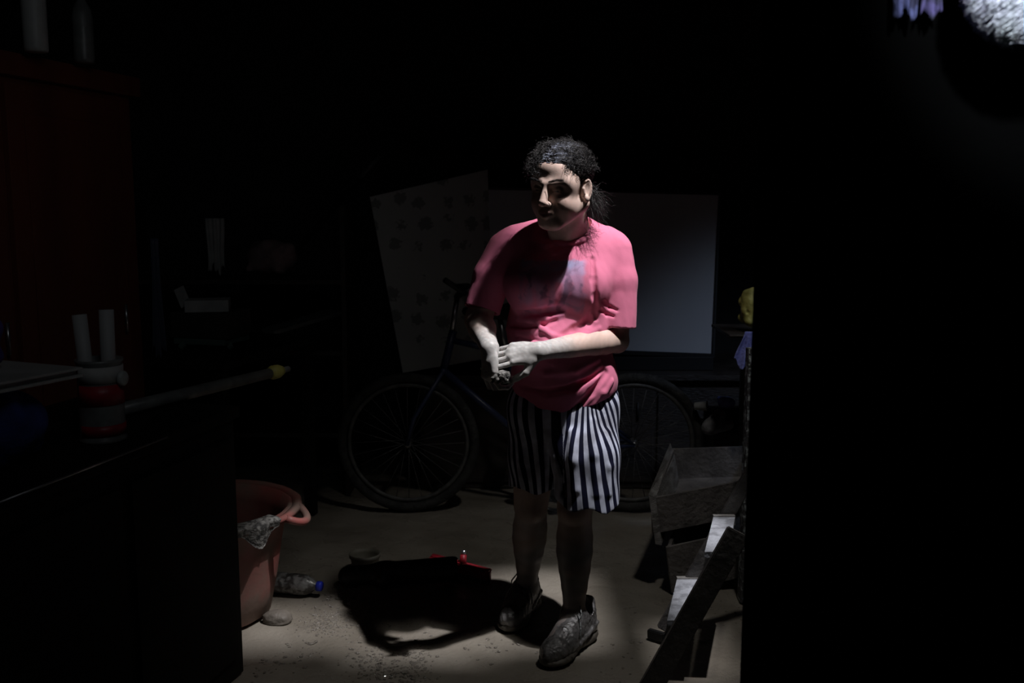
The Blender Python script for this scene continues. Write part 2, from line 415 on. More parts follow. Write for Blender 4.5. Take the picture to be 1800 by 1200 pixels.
def colmat(name, rough=.6, spec=.4, sss=0.0, bump=.1, bscale=120, bdist=.002, sheen=0.0):
    m = mat(name, (.5, .5, .5), rough, bump=bump, bscale=bscale, spec=spec, bdist=bdist, sheen=sheen); nt = m.node_tree
    a = nt.nodes.new('ShaderNodeAttribute'); a.attribute_name = 'Col'
    b = nt.nodes['Principled BSDF']; nt.links.new(a.outputs['Color'], b.inputs['Base Color'])
    if sss:
        b.inputs['Subsurface Weight'].default_value = sss; b.inputs['Subsurface Radius'].default_value = (1, .35, .2)
        b.inputs['Subsurface Scale'].default_value = .008
    return m

# ------------------------------------------------------------------ the person
person = empty('person', (.10, 2.98, 0), 'woman in pink t-shirt and striped shorts wringing her muddy hands, looking down', 'person')
def PB(px, py, Y): return P(px, py, Y + .07)
HC = PB(985, 326, 2.80)                                     # between the ears
YAW, PIT, ROL = math.radians(-32), math.radians(8), math.radians(4)
RH = np.array(Matrix.Rotation(YAW, 3, 'Z') @ Matrix.Rotation(ROL, 3, 'Y') @ Matrix.Rotation(PIT, 3, 'X'))
HS = 1.0
def H(x, y, z): return HC + HS * (RH @ np.array([x, y, z], float))
def cone_l(F, a, b, ra, rb, k=.01, op='add'): F.cone(H(*a), H(*b), ra * HS, rb * HS, k, op)
def ell_l(F, c, r, k=.01, op='add', rot=None):
    R = RH if rot is None else RH @ np.array(rot); F.ell(H(*c), np.array(r) * HS, R, k, op)
NECK_B = PB(1001, 412, 2.965)
# --- head grid
Fh = Field(HC - np.array([.135, .15, .21]), HC + np.array([.14, .19, .14]), .0019)
ell_l(Fh, (0, .022, .036), (.074, .092, .078), .01)
ell_l(Fh, (0, -.018, -.030), (.062, .066, .080), .02)
for sx in (-1, 1):
    cone_l(Fh, (sx * .055, .022, -.05), (sx * .018, -.056, -.098), .026, .023, .025)
    ell_l(Fh, (sx * .037, -.044, -.046), (.029, .031, .034), .025)
    cone_l(Fh, (sx * .048, -.058, .020), (sx * .014, -.078, .015), .010, .010, .016)
    ell_l(Fh, (sx * .052, -.035, .01), (.02, .03, .03), .02)
ell_l(Fh, (0, -.046, .045), (.05, .026, .032), .03)
ell_l(Fh, (0, -.066, -.098), (.020, .017, .017), .02)
ell_l(Fh, (0, -.066, -.068), (.028, .022, .026), .018)
for sx in (-1, 1):
    ell_l(Fh, (sx * .031, -.094, -.001), (.018, .016, .0115), .010, 'sub')
    ell_l(Fh, (sx * .031, -.0665, -.002), (.0150, .0130, .0120), .006)
    cone_l(Fh, (sx * .021, -.081, -.0065), (sx * .041, -.0765, -.0055), .0022, .0018, .002, 'sub')
cone_l(Fh, (0, -.080, .010), (0, -.101, -.034), .0088, .0115, .012)
ell_l(Fh, (0, -.101, -.038), (.0120, .0105, .0095), .006)
for sx in (-1, 1):
    ell_l(Fh, (sx * .0125, -.0925, -.042), (.0075, .0095, .0075), .006)
    ell_l(Fh, (sx * .0065, -.098, -.049), (.0035, .005, .0035), .003, 'sub')
    cone_l(Fh, (sx * .021, -.082, -.068), (sx * .004, -.0905, -.0635), .0035, .0058, .006)
    cone_l(Fh, (sx * .020, -.082, -.072), (0, -.0895, -.0775), .0035, .0070, .006)
cone_l(Fh, (-.020, -.088, -.0700), (.020, -.088, -.0700), .0012, .0012, .002, 'sub')
cone_l(Fh, (0, -.098, -.0700), (0, -.094, -.0700), .001, .001, .002, 'sub')
for sx in (-1, 1):
    er = Matrix.Rotation(sx * math.radians(-18), 3, 'Z') @ Matrix.Rotation(math.radians(-10), 3, 'X')
    ell_l(Fh, (sx * .076, .018, -.010), (.0085, .019, .031), .004, 'add', er)
    ell_l(Fh, (sx * .085, .014, -.006), (.0070, .0115, .021), .003, 'sub', er)
    pts = []
    for a in np.linspace(-150, 120, 14):
        aa = math.radians(a); pts.append((sx * (.079 + .004 * math.cos(aa)), .018 + .0165 * math.cos(aa) * (1 if 1 else 1) , -.009 + .028 * math.sin(aa)))
    for i in range(len(pts) - 1): cone_l(Fh, pts[i], pts[i + 1], .0036, .0036, .003)
    ell_l(Fh, (sx * .080, .012, -.034), (.0065, .009, .010), .004)
    cone_l(Fh, (sx * .0765, .003, -.006), (sx * .0765, .003, -.018), .0035, .0045, .004)
Fh.cone(H(0, .028, -.045), NECK_B, .054, .062, .02)
Fh.cone(H(.0, .028, -.045), PB(1001, 440, 2.98), .050, .07, .02)
for sx in (-1, 1):
    Fh.cone(H(sx * .06, .02, -.05), PB(985 + sx * 10, 425, 2.89), .013, .011, .02)
Vh, Qh = Fh.mesh()

def hand(F, wrist, d, n, side, curls, L=.088, W=.076, thumb=(35, 25), spread=4.0, fr=.0082, sc=1.0, arm_r=.026):
    """wrist point, finger direction d, normal n out of the back of the hand, side=+1 when the little finger lies at cross(d,n)"""
    d = np.array(d, float); d /= np.linalg.norm(d); n = np.array(n, float); n -= d * (n @ d); n /= np.linalg.norm(n)
    s_ = np.cross(d, n) * side                 # towards the little finger
    w_ = np.array(wrist, float)
    R = np.stack([s_, d, n], 1)
    F.ell(w_ + d * L * .52, (W * .50, L * .60, .0150), R, .012)
    F.cone(w_, w_ + d * L * .4, arm_r * .8, .017, .02)
    base = [(-.37, .97), (-.12, 1.02), (.13, .98), (.36, .90)]
    lens = [(.043, .025, .021), (.048, .029, .022), (.044, .027, .022), (.034, .021, .019)]
    tips = []
    for i in range(4):
        o, l = base[i]; root = w_ + d * L * l * .93 + s_ * W * o - n * .001
        F.cone(w_ + d * L * .35 + s_ * W * o * .7 + n * .003, root + n * .004, .006, .0085, .010)     # knuckle ridge
        ang = math.radians(spread * (i - 1.5)); dd = d * math.cos(ang) + s_ * math.sin(ang)
        p = root; th = 0
        cs = curls[i]; rads = [fr, fr * .93, fr * .86, fr * .74]
        if i == 3: rads = [r * .88 for r in rads]
        for j in range(3):
            th += math.radians(cs[j]); v = dd * math.cos(th) - n * math.sin(th)
            q = p + v * lens[i][j] * sc; F.cone(p, q, rads[j], rads[j + 1], .0022); p = q
        tips.append(p)
    # thumb, off the side of the palm near its base
    tr = w_ + d * L * .22 - s_ * W * .34 - n * .006
    a1, a2 = math.radians(thumb[0]), math.radians(thumb[1])
    v1 = d * math.cos(a1) - s_ * math.sin(a1) * .8 - n * .35; v1 /= np.linalg.norm(v1)
    p1 = tr + v1 * .040; v2 = d * math.cos(a2) - s_ * math.sin(a2) * .4 - n * .5; v2 /= np.linalg.norm(v2)
    p2 = p1 + v2 * .032; p3 = p2 + v2 * .024
    F.cone(tr, p1, .015, .0112, .012); F.cone(p1, p2, .0108, .0098, .004); F.cone(p2, p3, .0098, .0078, .003)
    return tips
# --- arms and hands grid
SHL = PB(1084, 438, 2.97); ELL_ = PB(1082, 596, 2.935); WRL = PB(946, 617, 2.735)
SHR = PB(880, 436, 2.985); ELR = PB(841, 562, 2.95); WRR = PB(861, 612, 2.745)
Fa = Field((-.15, 2.58, .86), (.40, 3.11, 1.28), .0020)
Fa.chain([SHL + (ELL_ - SHL) * .45, ELL_], [.050, .041], .006)
mid = ELL_ + (WRL - ELL_) * .33
Fa.chain([ELL_, ELL_ + (WRL - ELL_) * .18, mid, ELL_ + (WRL - ELL_) * .62, WRL], [.040, .043, .042, .034, .0255], .005)
Fa.ell(ELL_ + np.array([.008, .012, -.012]), (.03, .03, .03), None, .02)
hand(Fa, WRL, (-.93, -.10, -.10), (.05, -.80, .58), 1, [(6, 22, 14), (10, 26, 16), (16, 30, 18), (24, 34, 20)], thumb=(55, 30), spread=3.5)
Fr = Field((-.15, 2.58, .86), (.12, 3.11, 1.28), .0020)
Fr.chain([SHR + (ELR - SHR) * .45, ELR], [.047, .039], .02)
Fr.chain([ELR, ELR + (WRR - ELR) * .35, WRR], [.040, .039, .0255], .02)
hand(Fr, WRR, (.02, -.28, -.95), (-.80, -.58, .10), -1, [(28, 52, 30), (32, 55, 32), (36, 56, 34), (40, 56, 34)], thumb=(40, 20), spread=3)
Va, Qa = Fa.mesh(); Vr, Qr = Fr.mesh()
# --- legs grid
Fl = Field((-.10, 2.72, .015), (.40, 3.42, .66), .0042)
def leg(F, hip, knee, ank, toe, cr):
    hip, knee, ank = map(np.array, (hip, knee, ank)); mid_ = knee + (ank - knee) * .32
    F.cone(hip, knee, .088, .056, .004)
    F.ell(knee + np.array([0, -.014, 0]), (.042, .042, .05), None, .012)
    ts = [0, .12, .26, .40, .55, .72, .86, 1]; rs = [.053, .053, .058, .058, .051, .042, .036, .033]
    F.chain([knee + (ank - knee) * t + np.array([.002, .016 * math.exp(-((t - .32) / .2) ** 2), 0]) for t in ts], rs, .004)
    F.ell(ank + np.array([0, 0, .01]), (.037, .038, .026), None, .012)
    t = np.array([toe[0], toe[1], .045]); F.cone(ank, t, .034, .022, .02); F.cone(ank, ank + np.array([.01, .03, -.04]), .034, .032, .02)
HIPL = PB(1030, 735, 2.98); KNL = P(1010, 896, 2.94); ANL = P(1008, 1080, 2.955)
HIPR = PB(945, 735, 3.02); KNR = P(933, 890, 3.10); ANR = P(925, 1030, 3.20)
leg(Fl, HIPL, KNL, ANL, (.12, 2.84), .058)
leg(Fl, HIPR, KNR, ANR, (-.01, 3.10), .058)
Vl, Ql = Fl.mesh()
# --- torso under the shirt
Ft = Field((-.12, 2.74, .62), (.42, 3.28, 1.36), .007)
CH = PB(985, 500, 2.97); PEL = PB(990, 700, 3.0)
def torso(F, pad=0.0, k=.04):
    RT = np.array(Matrix.Rotation(math.radians(-14), 3, 'Z'))
    F.ell(PB(985, 470, 2.975), (.185, .105, .16), RT, k, 'add', pad)
    F.ell(PB(984, 580, 2.965), (.165, .118, .17), RT, k, 'add', pad)
    F.ell(PB(992, 665, 2.975), (.168, .128, .14), RT, k, 'add', pad)
    F.ell(PB(988, 735, 3.0), (.162, .13, .13), RT, k, 'add', pad)
    return RT
torso(Ft, -.026); Ft.cone(SHL, SHR, .036, .036, .02); Ft.cone(NECK_B, PB(995, 460, 2.97), .055, .09, .03)
Ft.cone(SHL, SHL + (ELL_ - SHL) * .5, .040, .044, .01); Ft.cone(SHR, SHR + (ELR - SHR) * .5, .038, .042, .01)
Ft.cone(HIPL, PB(1022, 800, 2.95), .09, .08, .03); Ft.cone(HIPR, PB(940, 800, 3.03), .09, .08, .03)
Vt, Qt = Ft.mesh()
# --- join and colour
parts = [(Vt, Qt), (Vh, Qh), (Va, Qa), (Vr, Qr), (Vl, Ql)]
Vb = []; Qb = []; o_ = 0; spans = []
for (v_, q_) in parts: Vb.append(v_); Qb.append(q_ + o_); spans.append((o_, o_ + len(v_))); o_ += len(v_)
Vb = np.concatenate(Vb); Qb = np.concatenate(Qb)
skin = np.array([.66, .485, .415]); C = np.tile(skin, (len(Vb), 1))
C *= (1 + .07 * nz(Vb, 60, 3))[:, None] * (1 + .05 * nz(Vb, 240, 4))[:, None]
def paint(sel_, col, amt):
    C[sel_] = C[sel_] * (1 - amt[:, None]) + np.array(col) * amt[:, None]
s0, s1 = spans[1]; L_ = (Vb[s0:s1] - HC) @ RH / HS; sel = np.arange(s0, s1)
lipm = np.exp(-((L_[:, 0] / .021) ** 4)) * np.exp(-(((L_[:, 2] + .0705) / .0095) ** 4)) * (L_[:, 1] < -.076)
paint(sel, (.40, .17, .16), lipm * .8)
chk = np.exp(-(((np.abs(L_[:, 0]) - .040) / .02) ** 2 + ((L_[:, 2] + .035) / .02) ** 2)) * (L_[:, 1] < -.02)
paint(sel, (.55, .30, .25), chk * .35)
ex = (np.abs(L_[:, 0]) - .031) / .012; sl_ = np.exp(-(((L_[:, 2] + .0060 + .002 * ex ** 2) / .0017) ** 2)) * (np.abs(ex) < 1.15) * (L_[:, 1] < -.06)
paint(sel, (.03, .02, .018), sl_ * .95)
bz = .021 + .006 * np.sin((np.abs(L_[:, 0]) - .012) / .04 * 2.4)
br = np.exp(-(((L_[:, 2] - bz) / .0042) ** 2)) * (np.abs(L_[:, 0]) > .011) * (np.abs(L_[:, 0]) < .052) * (L_[:, 1] < -.04)
paint(sel, (.03, .022, .02), br * .85)
und = np.exp(-(((np.abs(L_[:, 0]) - .030) / .014) ** 2 + ((L_[:, 2] + .004) / .012) ** 2)) * (L_[:, 1] < -.05)
paint(sel, (.30, .19, .16), und * .45)
for si, wr in ((2, WRL), (3, WRR)):
    a0, a1 = spans[si]; v_ = Vb[a0:a1]; dist = np.linalg.norm(v_ - wr, axis=1); front = v_[:, 0] < wr[0] + .04 if si == 2 else v_[:, 2] < wr[2] + .03
    amt = np.clip(1 - sstep(.06, .16, dist) * (~front), 0, 1)
    amt = np.where(front, .9, amt * .8)
    mud = np.array([.50, .50, .49]); jj = np.arange(a0, a1)
    C[jj] = C[jj] * (1 - amt[:, None]) + mud * (1 + .16 * nz(v_, 330, 8))[:, None] * amt[:, None]
a0, a1 = spans[4]; v_ = Vb[a0:a1]; jj = np.arange(a0, a1)
mud = np.array([.145, .135, .13]) * (1 + .35 * nz(v_, 70, 5))[:, None]
am = np.clip(.85 + .3 * nz(v_, 26, 6), 0, 1) * (1 - .65 * sstep(.30, .46, v_[:, 2]))
C[jj] = C[jj] * np.array([.8, .8, .8]) * (1 - am[:, None]) + mud * am[:, None]
a0, a1 = spans[1]
nk = sstep(-.10, -.13, L_[:, 2]); C[sel] *= (1 - .08 * nk)[:, None]
C = np.clip(C, .01, .9)
M['skin'] = colmat('skin', .5, .35, .08, .12, 260, .0015)
body = np_mesh('body', Vb, Qb, M['skin'], person, C, relax=1)
# eyes
for sx in (-1, 1):
    bm = bmesh.new(); bmesh.ops.create_uvsphere(bm, u_segments=20, v_segments=12, radius=.0118)
    me = bpy.data.meshes.new('eye'); bm.to_mesh(me); bm.free()
    me.transform(Matrix.Translation(Vector(H(sx * .031, -.0670, -.002)))); me.shade_smooth()
    link_mesh('eye', me, M.setdefault('eye', mat('dark_eye', (.05, .035, .03), .12)), person)

# --- T-shirt
HEM_C = PB(960, 731, 2.84)[2]
Fs = Field((-.17, 2.72, .74), (.42, 3.28, 1.37), .0027)
RT = torso(Fs, .004, .045)
Fs.cone(PB(1066, 432, 2.985), PB(906, 430, 2.985), .062, .060, .04)
Fs.cone(PB(1001, 425, 2.975), PB(990, 452, 2.97), .085, .11, .04)
Fs.ell(PB(936, 505, 2.895), (.086, .066, .078), RT, .06); Fs.ell(PB(1018, 503, 2.895), (.086, .066, .078), RT, .06)
Fs.ell(PB(975, 612, 2.905), (.125, .098, .10), RT, .04)
SLE_L = SHL + (ELL_ - SHL) * .84; SLE_R = SHR + (ELR - SHR) * .86
Fe = Field((-.17, 2.72, .74), (.42, 3.28, 1.37), .0027)
Fe.chain([SHL + np.array([-.01, 0, -.005]), SHL + (ELL_ - SHL) * .35, SLE_L + (ELL_ - SHL) * .2], [.060, .066, .061], .01)
Fe.chain([SHR + np.array([.012, 0, -.005]), SHR + (ELR - SHR) * .4, SLE_R + (ELR - SHR) * .2], [.057, .060, .057], .01)
def plane_cut(F, p0, nrm, lo, hi):
    nrm = np.array(nrm); nrm = nrm / np.linalg.norm(nrm)
    sl = F._sl(lo, hi); X, Y, Z = F._pts(sl)
    F._apply(sl, ((X - p0[0]) * nrm[0] + (Y - p0[1]) * nrm[1] + (Z - p0[2]) * nrm[2]).astype(np.float32), 0, 'and')
plane_cut(Fe, PB(1080, 572, 2.95), (-.10, -.05, -.99), (.13, 2.70, 0.74), (.42, 3.28, 1.17))
plane_cut(Fe, PB(850, 545, 2.95), (-.25, -.25, -.93), (-.17, 2.70, .74), (.12, 3.28, 1.2))
for (a_, b_) in ((ELL_, SHL + (ELL_ - SHL) * .62), (ELR, SHR + (ELR - SHR) * .62)):
    r0 = .0555 if a_ is ELL_ else .0515
    Fe.cone(a_ + (a_ - b_) * .3, b_, r0, r0 - .006, .0, 'sub')
for z0 in range(0, Fs.n[2]):      # smooth union of sleeves and torso
    A, B_ = Fs.F[:, :, z0], Fe.F[:, :, z0]; k_ = .014; hh = np.clip(k_ - np.abs(A - B_), 0, None) / k_
    Fs.F[:, :, z0] = np.minimum(A, B_) - hh * hh * k_ * .25 * ((A < .045) & (B_ < .045))
del Fe
def fold(pts, r, k=.012, op='add', sink=.35):
    ws = []
    for (px, py) in pts:
        h_ = Fs.hit(px, py)
        if h_ is not None: ws.append(h_ + np.array([0, r * sink, 0]))
    rs = [r * (.35 + .65 * math.sin(math.pi * (i + .35) / (len(ws) - .3))) for i in range(len(ws))]
    for i in range(len(ws) - 1): Fs.cone(ws[i], ws[i + 1], rs[i], rs[i + 1], k, op)
# hollows first, then ridges
fold([(893, 549), (915, 552), (940, 552), (965, 549), (985, 544)], .014, .016, 'sub', -.2)
fold([(900, 571), (922, 574), (948, 572), (975, 562)], .009, .012, 'sub', -.2)
fold([(905, 590), (925, 600), (950, 602)], .009, .010, 'sub', -.2)
fold([(980, 594), (1010, 580), (1035, 565), (1046, 540)], .011, .014, 'sub', -.2)
fold([(890, 560), (910, 562), (935, 563), (960, 561), (990, 553)], .008)
fold([(893, 578), (912, 584), (936, 586), (960, 582)], .0075)
fold([(896, 584), (915, 598), (940, 607), (965, 606), (1000, 600), (1030, 590), (1052, 578)], .0095)
fold([(940, 565), (955, 580), (970, 590), (985, 592)], .006)
fold([(1042, 455), (1044, 490), (1046, 520), (1048, 560)], .006, .012, 'sub', .1)      # arm-hole crease
fold([(1056, 545), (1066, 552), (1078, 556)], .005, .008, 'sub', 0)
fold([(1060, 530), (1072, 540), (1084, 545)], .005, .008, 'sub', 0)
fold([(1040, 715), (1060, 690), (1075, 670)], .008, .012)
fold([(1010, 720), (1040, 690), (1065, 655)], .008, .014, 'sub', 0)
fold([(920, 640), (960, 655), (1010, 650), (1050, 630)], .009, .016)
fold([(915, 680), (960, 690), (1010, 680), (1060, 650)], .008, .014, 'sub', 0)
fold([(930, 420), (960, 432), (985, 428)], .005, .010)
fold([(975, 445), (1000, 437), (1025, 420)], .005, .010)
# openings
def hemz(X): return HEM_C + .62 * np.clip(X - .13, 0, None) ** 1.45
Fs.full(lambda X, Y, Z: hemz(X) - Z + 0 * Y)
def hemcav(F):
    sl = F._sl((-.17, 2.70, .74), (.42, 3.28, HEM_C + .16)); X, Y, Z = F._pts(sl)
    A = F.F[sl]; deep = (Z - (hemz(X) + .03)); inner = np.maximum(A + .006, deep)      # inside of the cloth near the hem
    # inner<0 where deeper than 6 mm in the solid and under 3 cm from the hem
    inner = np.where(Z < hemz(X) + .03, np.maximum(A0[sl] + .0055, deep), .05)
    F._apply(sl, inner.astype(np.float32), 0, 'sub')
# an untrimmed copy of the cloth body for the hem hollow
A0 = Fs.F.copy()
for i in range(int(.05 / Fs.h)):      # extend the section just above the hem downward
    pass
top = int((HEM_C + .02 - Fs.lo[2]) / Fs.h)
for zi in range(top): A0[:, :, zi] = np.minimum(A0[:, :, zi], .05)
col_idx = np.clip(((hemz(Fs.ax[0]) + .012 - Fs.lo[2]) / Fs.h).astype(int), 0, Fs.n[2] - 1)
for xi in range(Fs.n[0]):
    A0[xi, :, :col_idx[xi]] = A0[xi, :, col_idx[xi]][:, None]
hemcav(Fs)
# neck opening: hollow around the neck with a rim (collar)
NDIR = (NECK_B - H(0, .028, -.045)); NDIR /= np.linalg.norm(NDIR)
NC = PB(998, 408, 2.945)
Rn = np.array(Matrix.Rotation(math.radians(0), 3, 'X'))
cn = []
for a in np.linspace(0, 2 * math.pi, 37):
    x_ = .082 * math.cos(a); y_ = .078 * math.sin(a); cn.append(NC + np.array([x_, y_, .030 * math.sin(a) + .10 * x_]))
Fs.cone(NC + np.array([0, 0, .10]), NC + np.array([0, 0, -.02]), .072, .070, .004, 'sub')
for i in range(36): Fs.cone(cn[i], cn[i + 1], .0075, .0075, .006)
Fs.cone(NC + np.array([0, 0, .10]), NC + np.array([0, 0, -.012]), .0735, .0715, .002, 'sub')
Vs, Qs = Fs.mesh(); Ns = vnormals(Vs, Qs)
Vs = Vs + Ns * (.0022 * nz(Vs * np.array([1, 1, .35]), 34, 21) + .0004 * nz(Vs * np.array([1, 1, .5]), 120, 22))[:, None]
# dye and the worn chest print
pinkc = np.array([.72, .205, .325]); Cs = np.tile(pinkc, (len(Vs), 1)) * (1 + .04 * nz(Vs, 40, 9))[:, None]
t_ = (Vs[:, 1]); depth_ = Vs[:, 1] * math.cos(PITCH) + (CAM_H - Vs[:, 2]) * math.sin(PITCH)
PXs = 900 + FPX * Vs[:, 0] / depth_; PYs = 600 - FPX * ((Vs[:, 2] - CAM_H) * math.cos(PITCH) + Vs[:, 1] * math.sin(PITCH)) / depth_
frontm = (Ns[:, 1] < .1) & (Vs[:, 0] < .30)
ux = (Vs[:, 0] - PB(970, 500, 2.85)[0]) / .17; uz = (PB(970, 458, 2.85)[2] - Vs[:, 2]) / .17    # print frame: 0 at its top, 1 at its foot
n1_ = nz(Vs, 70, 31); n2_ = nz(Vs * np.array([1, 1, .12]), 120, 32); n3_ = nz(Vs, 260, 33)
inx = sstep(-.62, -.50, ux + .05 * n1_) * (1 - sstep(.52, .62, ux + .05 * n1_))
band = inx * sstep(-.03, .03, uz + .02 * n3_) * (1 - sstep(.20, .42, uz + .14 * n1_)) * frontm
smear = inx * sstep(.10, .3, uz) * (1 - sstep(.72, 1.0, uz + .1 * n1_)) * frontm
bands = np.clip(.72 + .28 * n1_, 0, 1) * band
Cs = Cs * (1 - 1.0 * bands[:, None]) + np.array([.42, .42, .66]) * 1.0 * bands[:, None]
sm_ = np.clip(.5 + .7 * n2_, 0, 1) * smear * .85
Cs = Cs * (1 - sm_[:, None]) + np.array([.50, .26, .42]) * sm_[:, None]
bl_ = smear * sstep(.2, .55, nz(Vs * np.array([1, 1, .35]), 95, 35) + .15 * n3_)
Cs = Cs * (1 - .72 * bl_[:, None]) + np.array([.16, .10, .17]) * .72 * bl_[:, None]
ln_ = np.exp(-((nz(Vs, 130, 36) / .09) ** 2)) * inx * frontm * ((uz > .03) & (uz < .8)) * sstep(.0, .5, nz(Vs, 35, 37) + .2)
Cs = Cs * (1 - .45 * ln_[:, None]) + np.array([.17, .12, .20]) * .45 * ln_[:, None]
lowm = smear * (1 - sstep(.0, .09, np.abs(uz - .78 + .1 * n1_))) * sstep(.1, .3, ux)
Cs = Cs * (1 - .6 * lowm[:, None]) + np.array([.25, .20, .30]) * .6 * lowm[:, None]
M['shirt'] = colmat('pink_cotton', .9, .1, 0, .25, 420, .0015, .05)
np_mesh('tshirt', Vs, Qs, M['shirt'], person, np.clip(Cs, .02, .9), label='pink t-shirt with faded grey blue chest print', relax=0)
del A0

# --- shorts
Fp = Field((-.16, 2.72, .42), (.42, 3.30, .90), .0032)
HB = PB(1040, 873, 2.93)[2]
for (a_, b_, c_, ra, rb, rc) in ((PB(1026, 705, 2.99), PB(1030, 800, 2.905), PB(1033, 900, 2.875), .108, .103, .101),
                                 (PB(952, 715, 3.0), PB(944, 800, 3.03), PB(938, 900, 3.05), .108, .092, .086)):
    Fp.chain([a_, b_, c_], [ra, rb, rc], .03)
Fp.ell(PB(990, 715, 3.0), (.172, .138, .13), RT, .04)
for (pts, r) in (([(1005, 760), (1010, 810), (1012, 860)], .010), ([(1040, 740), (1045, 800), (1048, 868)], .007), ([(1068, 760), (1072, 820), (1070, 868)], .006),
                 ([(915, 760), (918, 810), (915, 860)], .008), ([(945, 770), (948, 820), (950, 860)], .008)):
    ws = [Fp.hit(*q) for q in pts]; ws = [q for q in ws if q is not None]
    for i in range(len(ws) - 1): Fp.cone(ws[i] + np.array([0, r * .3, 0]), ws[i + 1] + np.array([0, r * .3, 0]), r * .7, r, .02)
ws = [Fp.hit(*q) for q in ((975, 790), (985, 830), (990, 868))]; ws = [q for q in ws if q is not None]
for i in range(len(ws) - 1): Fp.cone(ws[i], ws[i + 1], .004, .010, .014, 'sub')
Fp.full(lambda X, Y, Z: (HB - .05 * (X - .22) + .008 * np.sin(X * 60)) - Z + 0 * Y)
for (b_, c_, r0) in ((PB(1031, 840, 2.892), PB(1034, 930, 2.866), .0955), (PB(942, 840, 3.036), PB(936, 930, 3.055), .081)):
    Fp.cone(b_, c_, r0 - .004, r0, .002, 'sub')
Fp.full(lambda X, Y, Z: Z - .875 + 0 * X + 0 * Y)
Vp, Qp = Fp.mesh(); Np = vnormals(Vp, Qp)
Vp = Vp + Np * (.0016 * nz(Vp * np.array([1, 1, .3]), 70, 41))[:, None]
axl = PB(1030, 800, 2.905); axr = PB(944, 800, 3.03); xm = (axl[0] + axr[0]) / 2
angL = np.arctan2(Vp[:, 0] - axl[0], -(Vp[:, 1] - axl[1])) * .105; angR = np.arctan2(Vp[:, 0] - axr[0], -(Vp[:, 1] - axr[1])) * .098
tt = sstep(-.035, .035, Vp[:, 0] - xm); front_ = Vp[:, 1] < axl[1] + .03
uL = angL + axl[0]; uR = angR + axr[0]
U = np.where(tt > .5, uL, uR) + .012 * np.sin((Vp[:, 2] - .55) * 9) + .05 * np.clip(Vp[:, 2] - .66, 0, 1)
M['shorts'] = mat('striped_cotton', (.5, .5, .5), .9, bump=.3, bscale=300, spec=.15, bdist=.001)
nt = M['shorts'].node_tree; N_ = nt.nodes; Lk = nt.links
at_ = N_.new('ShaderNodeAttribute'); at_.attribute_name = 'u'
m1 = N_.new('ShaderNodeMath'); m1.operation = 'MULTIPLY'; m1.inputs[1].default_value = 1 / .0305; Lk.new(at_.outputs['Fac'], m1.inputs[0])
m2 = N_.new('ShaderNodeMath'); m2.operation = 'FRACT'; Lk.new(m1.outputs[0], m2.inputs[0])
rp = N_.new('ShaderNodeValToRGB'); rp.color_ramp.interpolation = 'LINEAR'; e = rp.color_ramp.elements
e[0].position = 0.0; e[0].color = (.012, .013, .035, 1); e[1].position = .46; e[1].color = (.012, .013, .035, 1)
q1 = e.new(.50); q1.color = (1, 1, 1, 1); q2 = e.new(.955); q2.color = (1, 1, 1, 1); q3 = e.new(.995); q3.color = (.012, .013, .035, 1)
Lk.new(m2.outputs[0], rp.inputs[0])
tc_ = N_.new('ShaderNodeTexCoord'); dn = N_.new('ShaderNodeTexNoise'); dn.inputs['Scale'].default_value = 16; dn.inputs['Detail'].default_value = 9; Lk.new(tc_.outputs['Object'], dn.inputs['Vector'])
dr = N_.new('ShaderNodeValToRGB'); dr.color_ramp.elements[0].position = .36; dr.color_ramp.elements[0].color = (.30, .31, .37, 1); dr.color_ramp.elements[1].position = .62; dr.color_ramp.elements[1].color = (.60, .64, .78, 1)
Lk.new(dn.outputs['Fac'], dr.inputs[0])
mm = N_.new('ShaderNodeMix'); mm.data_type = 'RGBA'; mm.blend_type = 'MULTIPLY'; mm.inputs[0].default_value = 1
Lk.new(rp.outputs[0], mm.inputs[6]); Lk.new(dr.outputs[0], mm.inputs[7]); Lk.new(mm.outputs[2], N_['Principled BSDF'].inputs['Base Color'])
np_mesh('shorts', Vp, Qp, M['shorts'], person, attrs={'u': U}, label='dark navy and white vertically striped knee shorts')

# --- hair: a close cap, combed strands and curly wisps
M['hair'] = mat('dark_curly_hair', (.008, .006, .006), .42, (.018, .015, .015), 60, .3, 200, spec=.7)
M['sheenhair'] = mat('painted_hair_sheen', (.48, .52, .66), .38, (.05, .05, .06), 90, spec=.9)  # pale colour stands in for the shine along the parting
Fc_ = Field(HC - np.array([.14, .16, .14]), HC + np.array([.15, .2, .15]), .003)
ell_l(Fc_, (0, .022, .038), (.0788, .0958, .0835), .0)
ell_l(Fc_, (.0, .105, -.035), (.036, .038, .040), .03)
ell_l(Fc_, (0, -.095, -.030), (.0615, .070, .104), .006, 'sub')
ell_l(Fc_, (0, -.01, -.135), (.12, .10, .115), .01, 'sub')
for sx in (-1, 1): ell_l(Fc_, (sx * .084, .012, -.014), (.014, .026, .034), .004, 'sub')
Vc, Qc = Fc_.mesh(); Nc = vnormals(Vc, Qc); Vc = Vc + Nc * (.002 * nz(Vc, 160, 51))[:, None]
hair = np_mesh('hair', Vc, Qc, M['hair'], person, label='dark curly hair with painted shine at the parting, tied back')
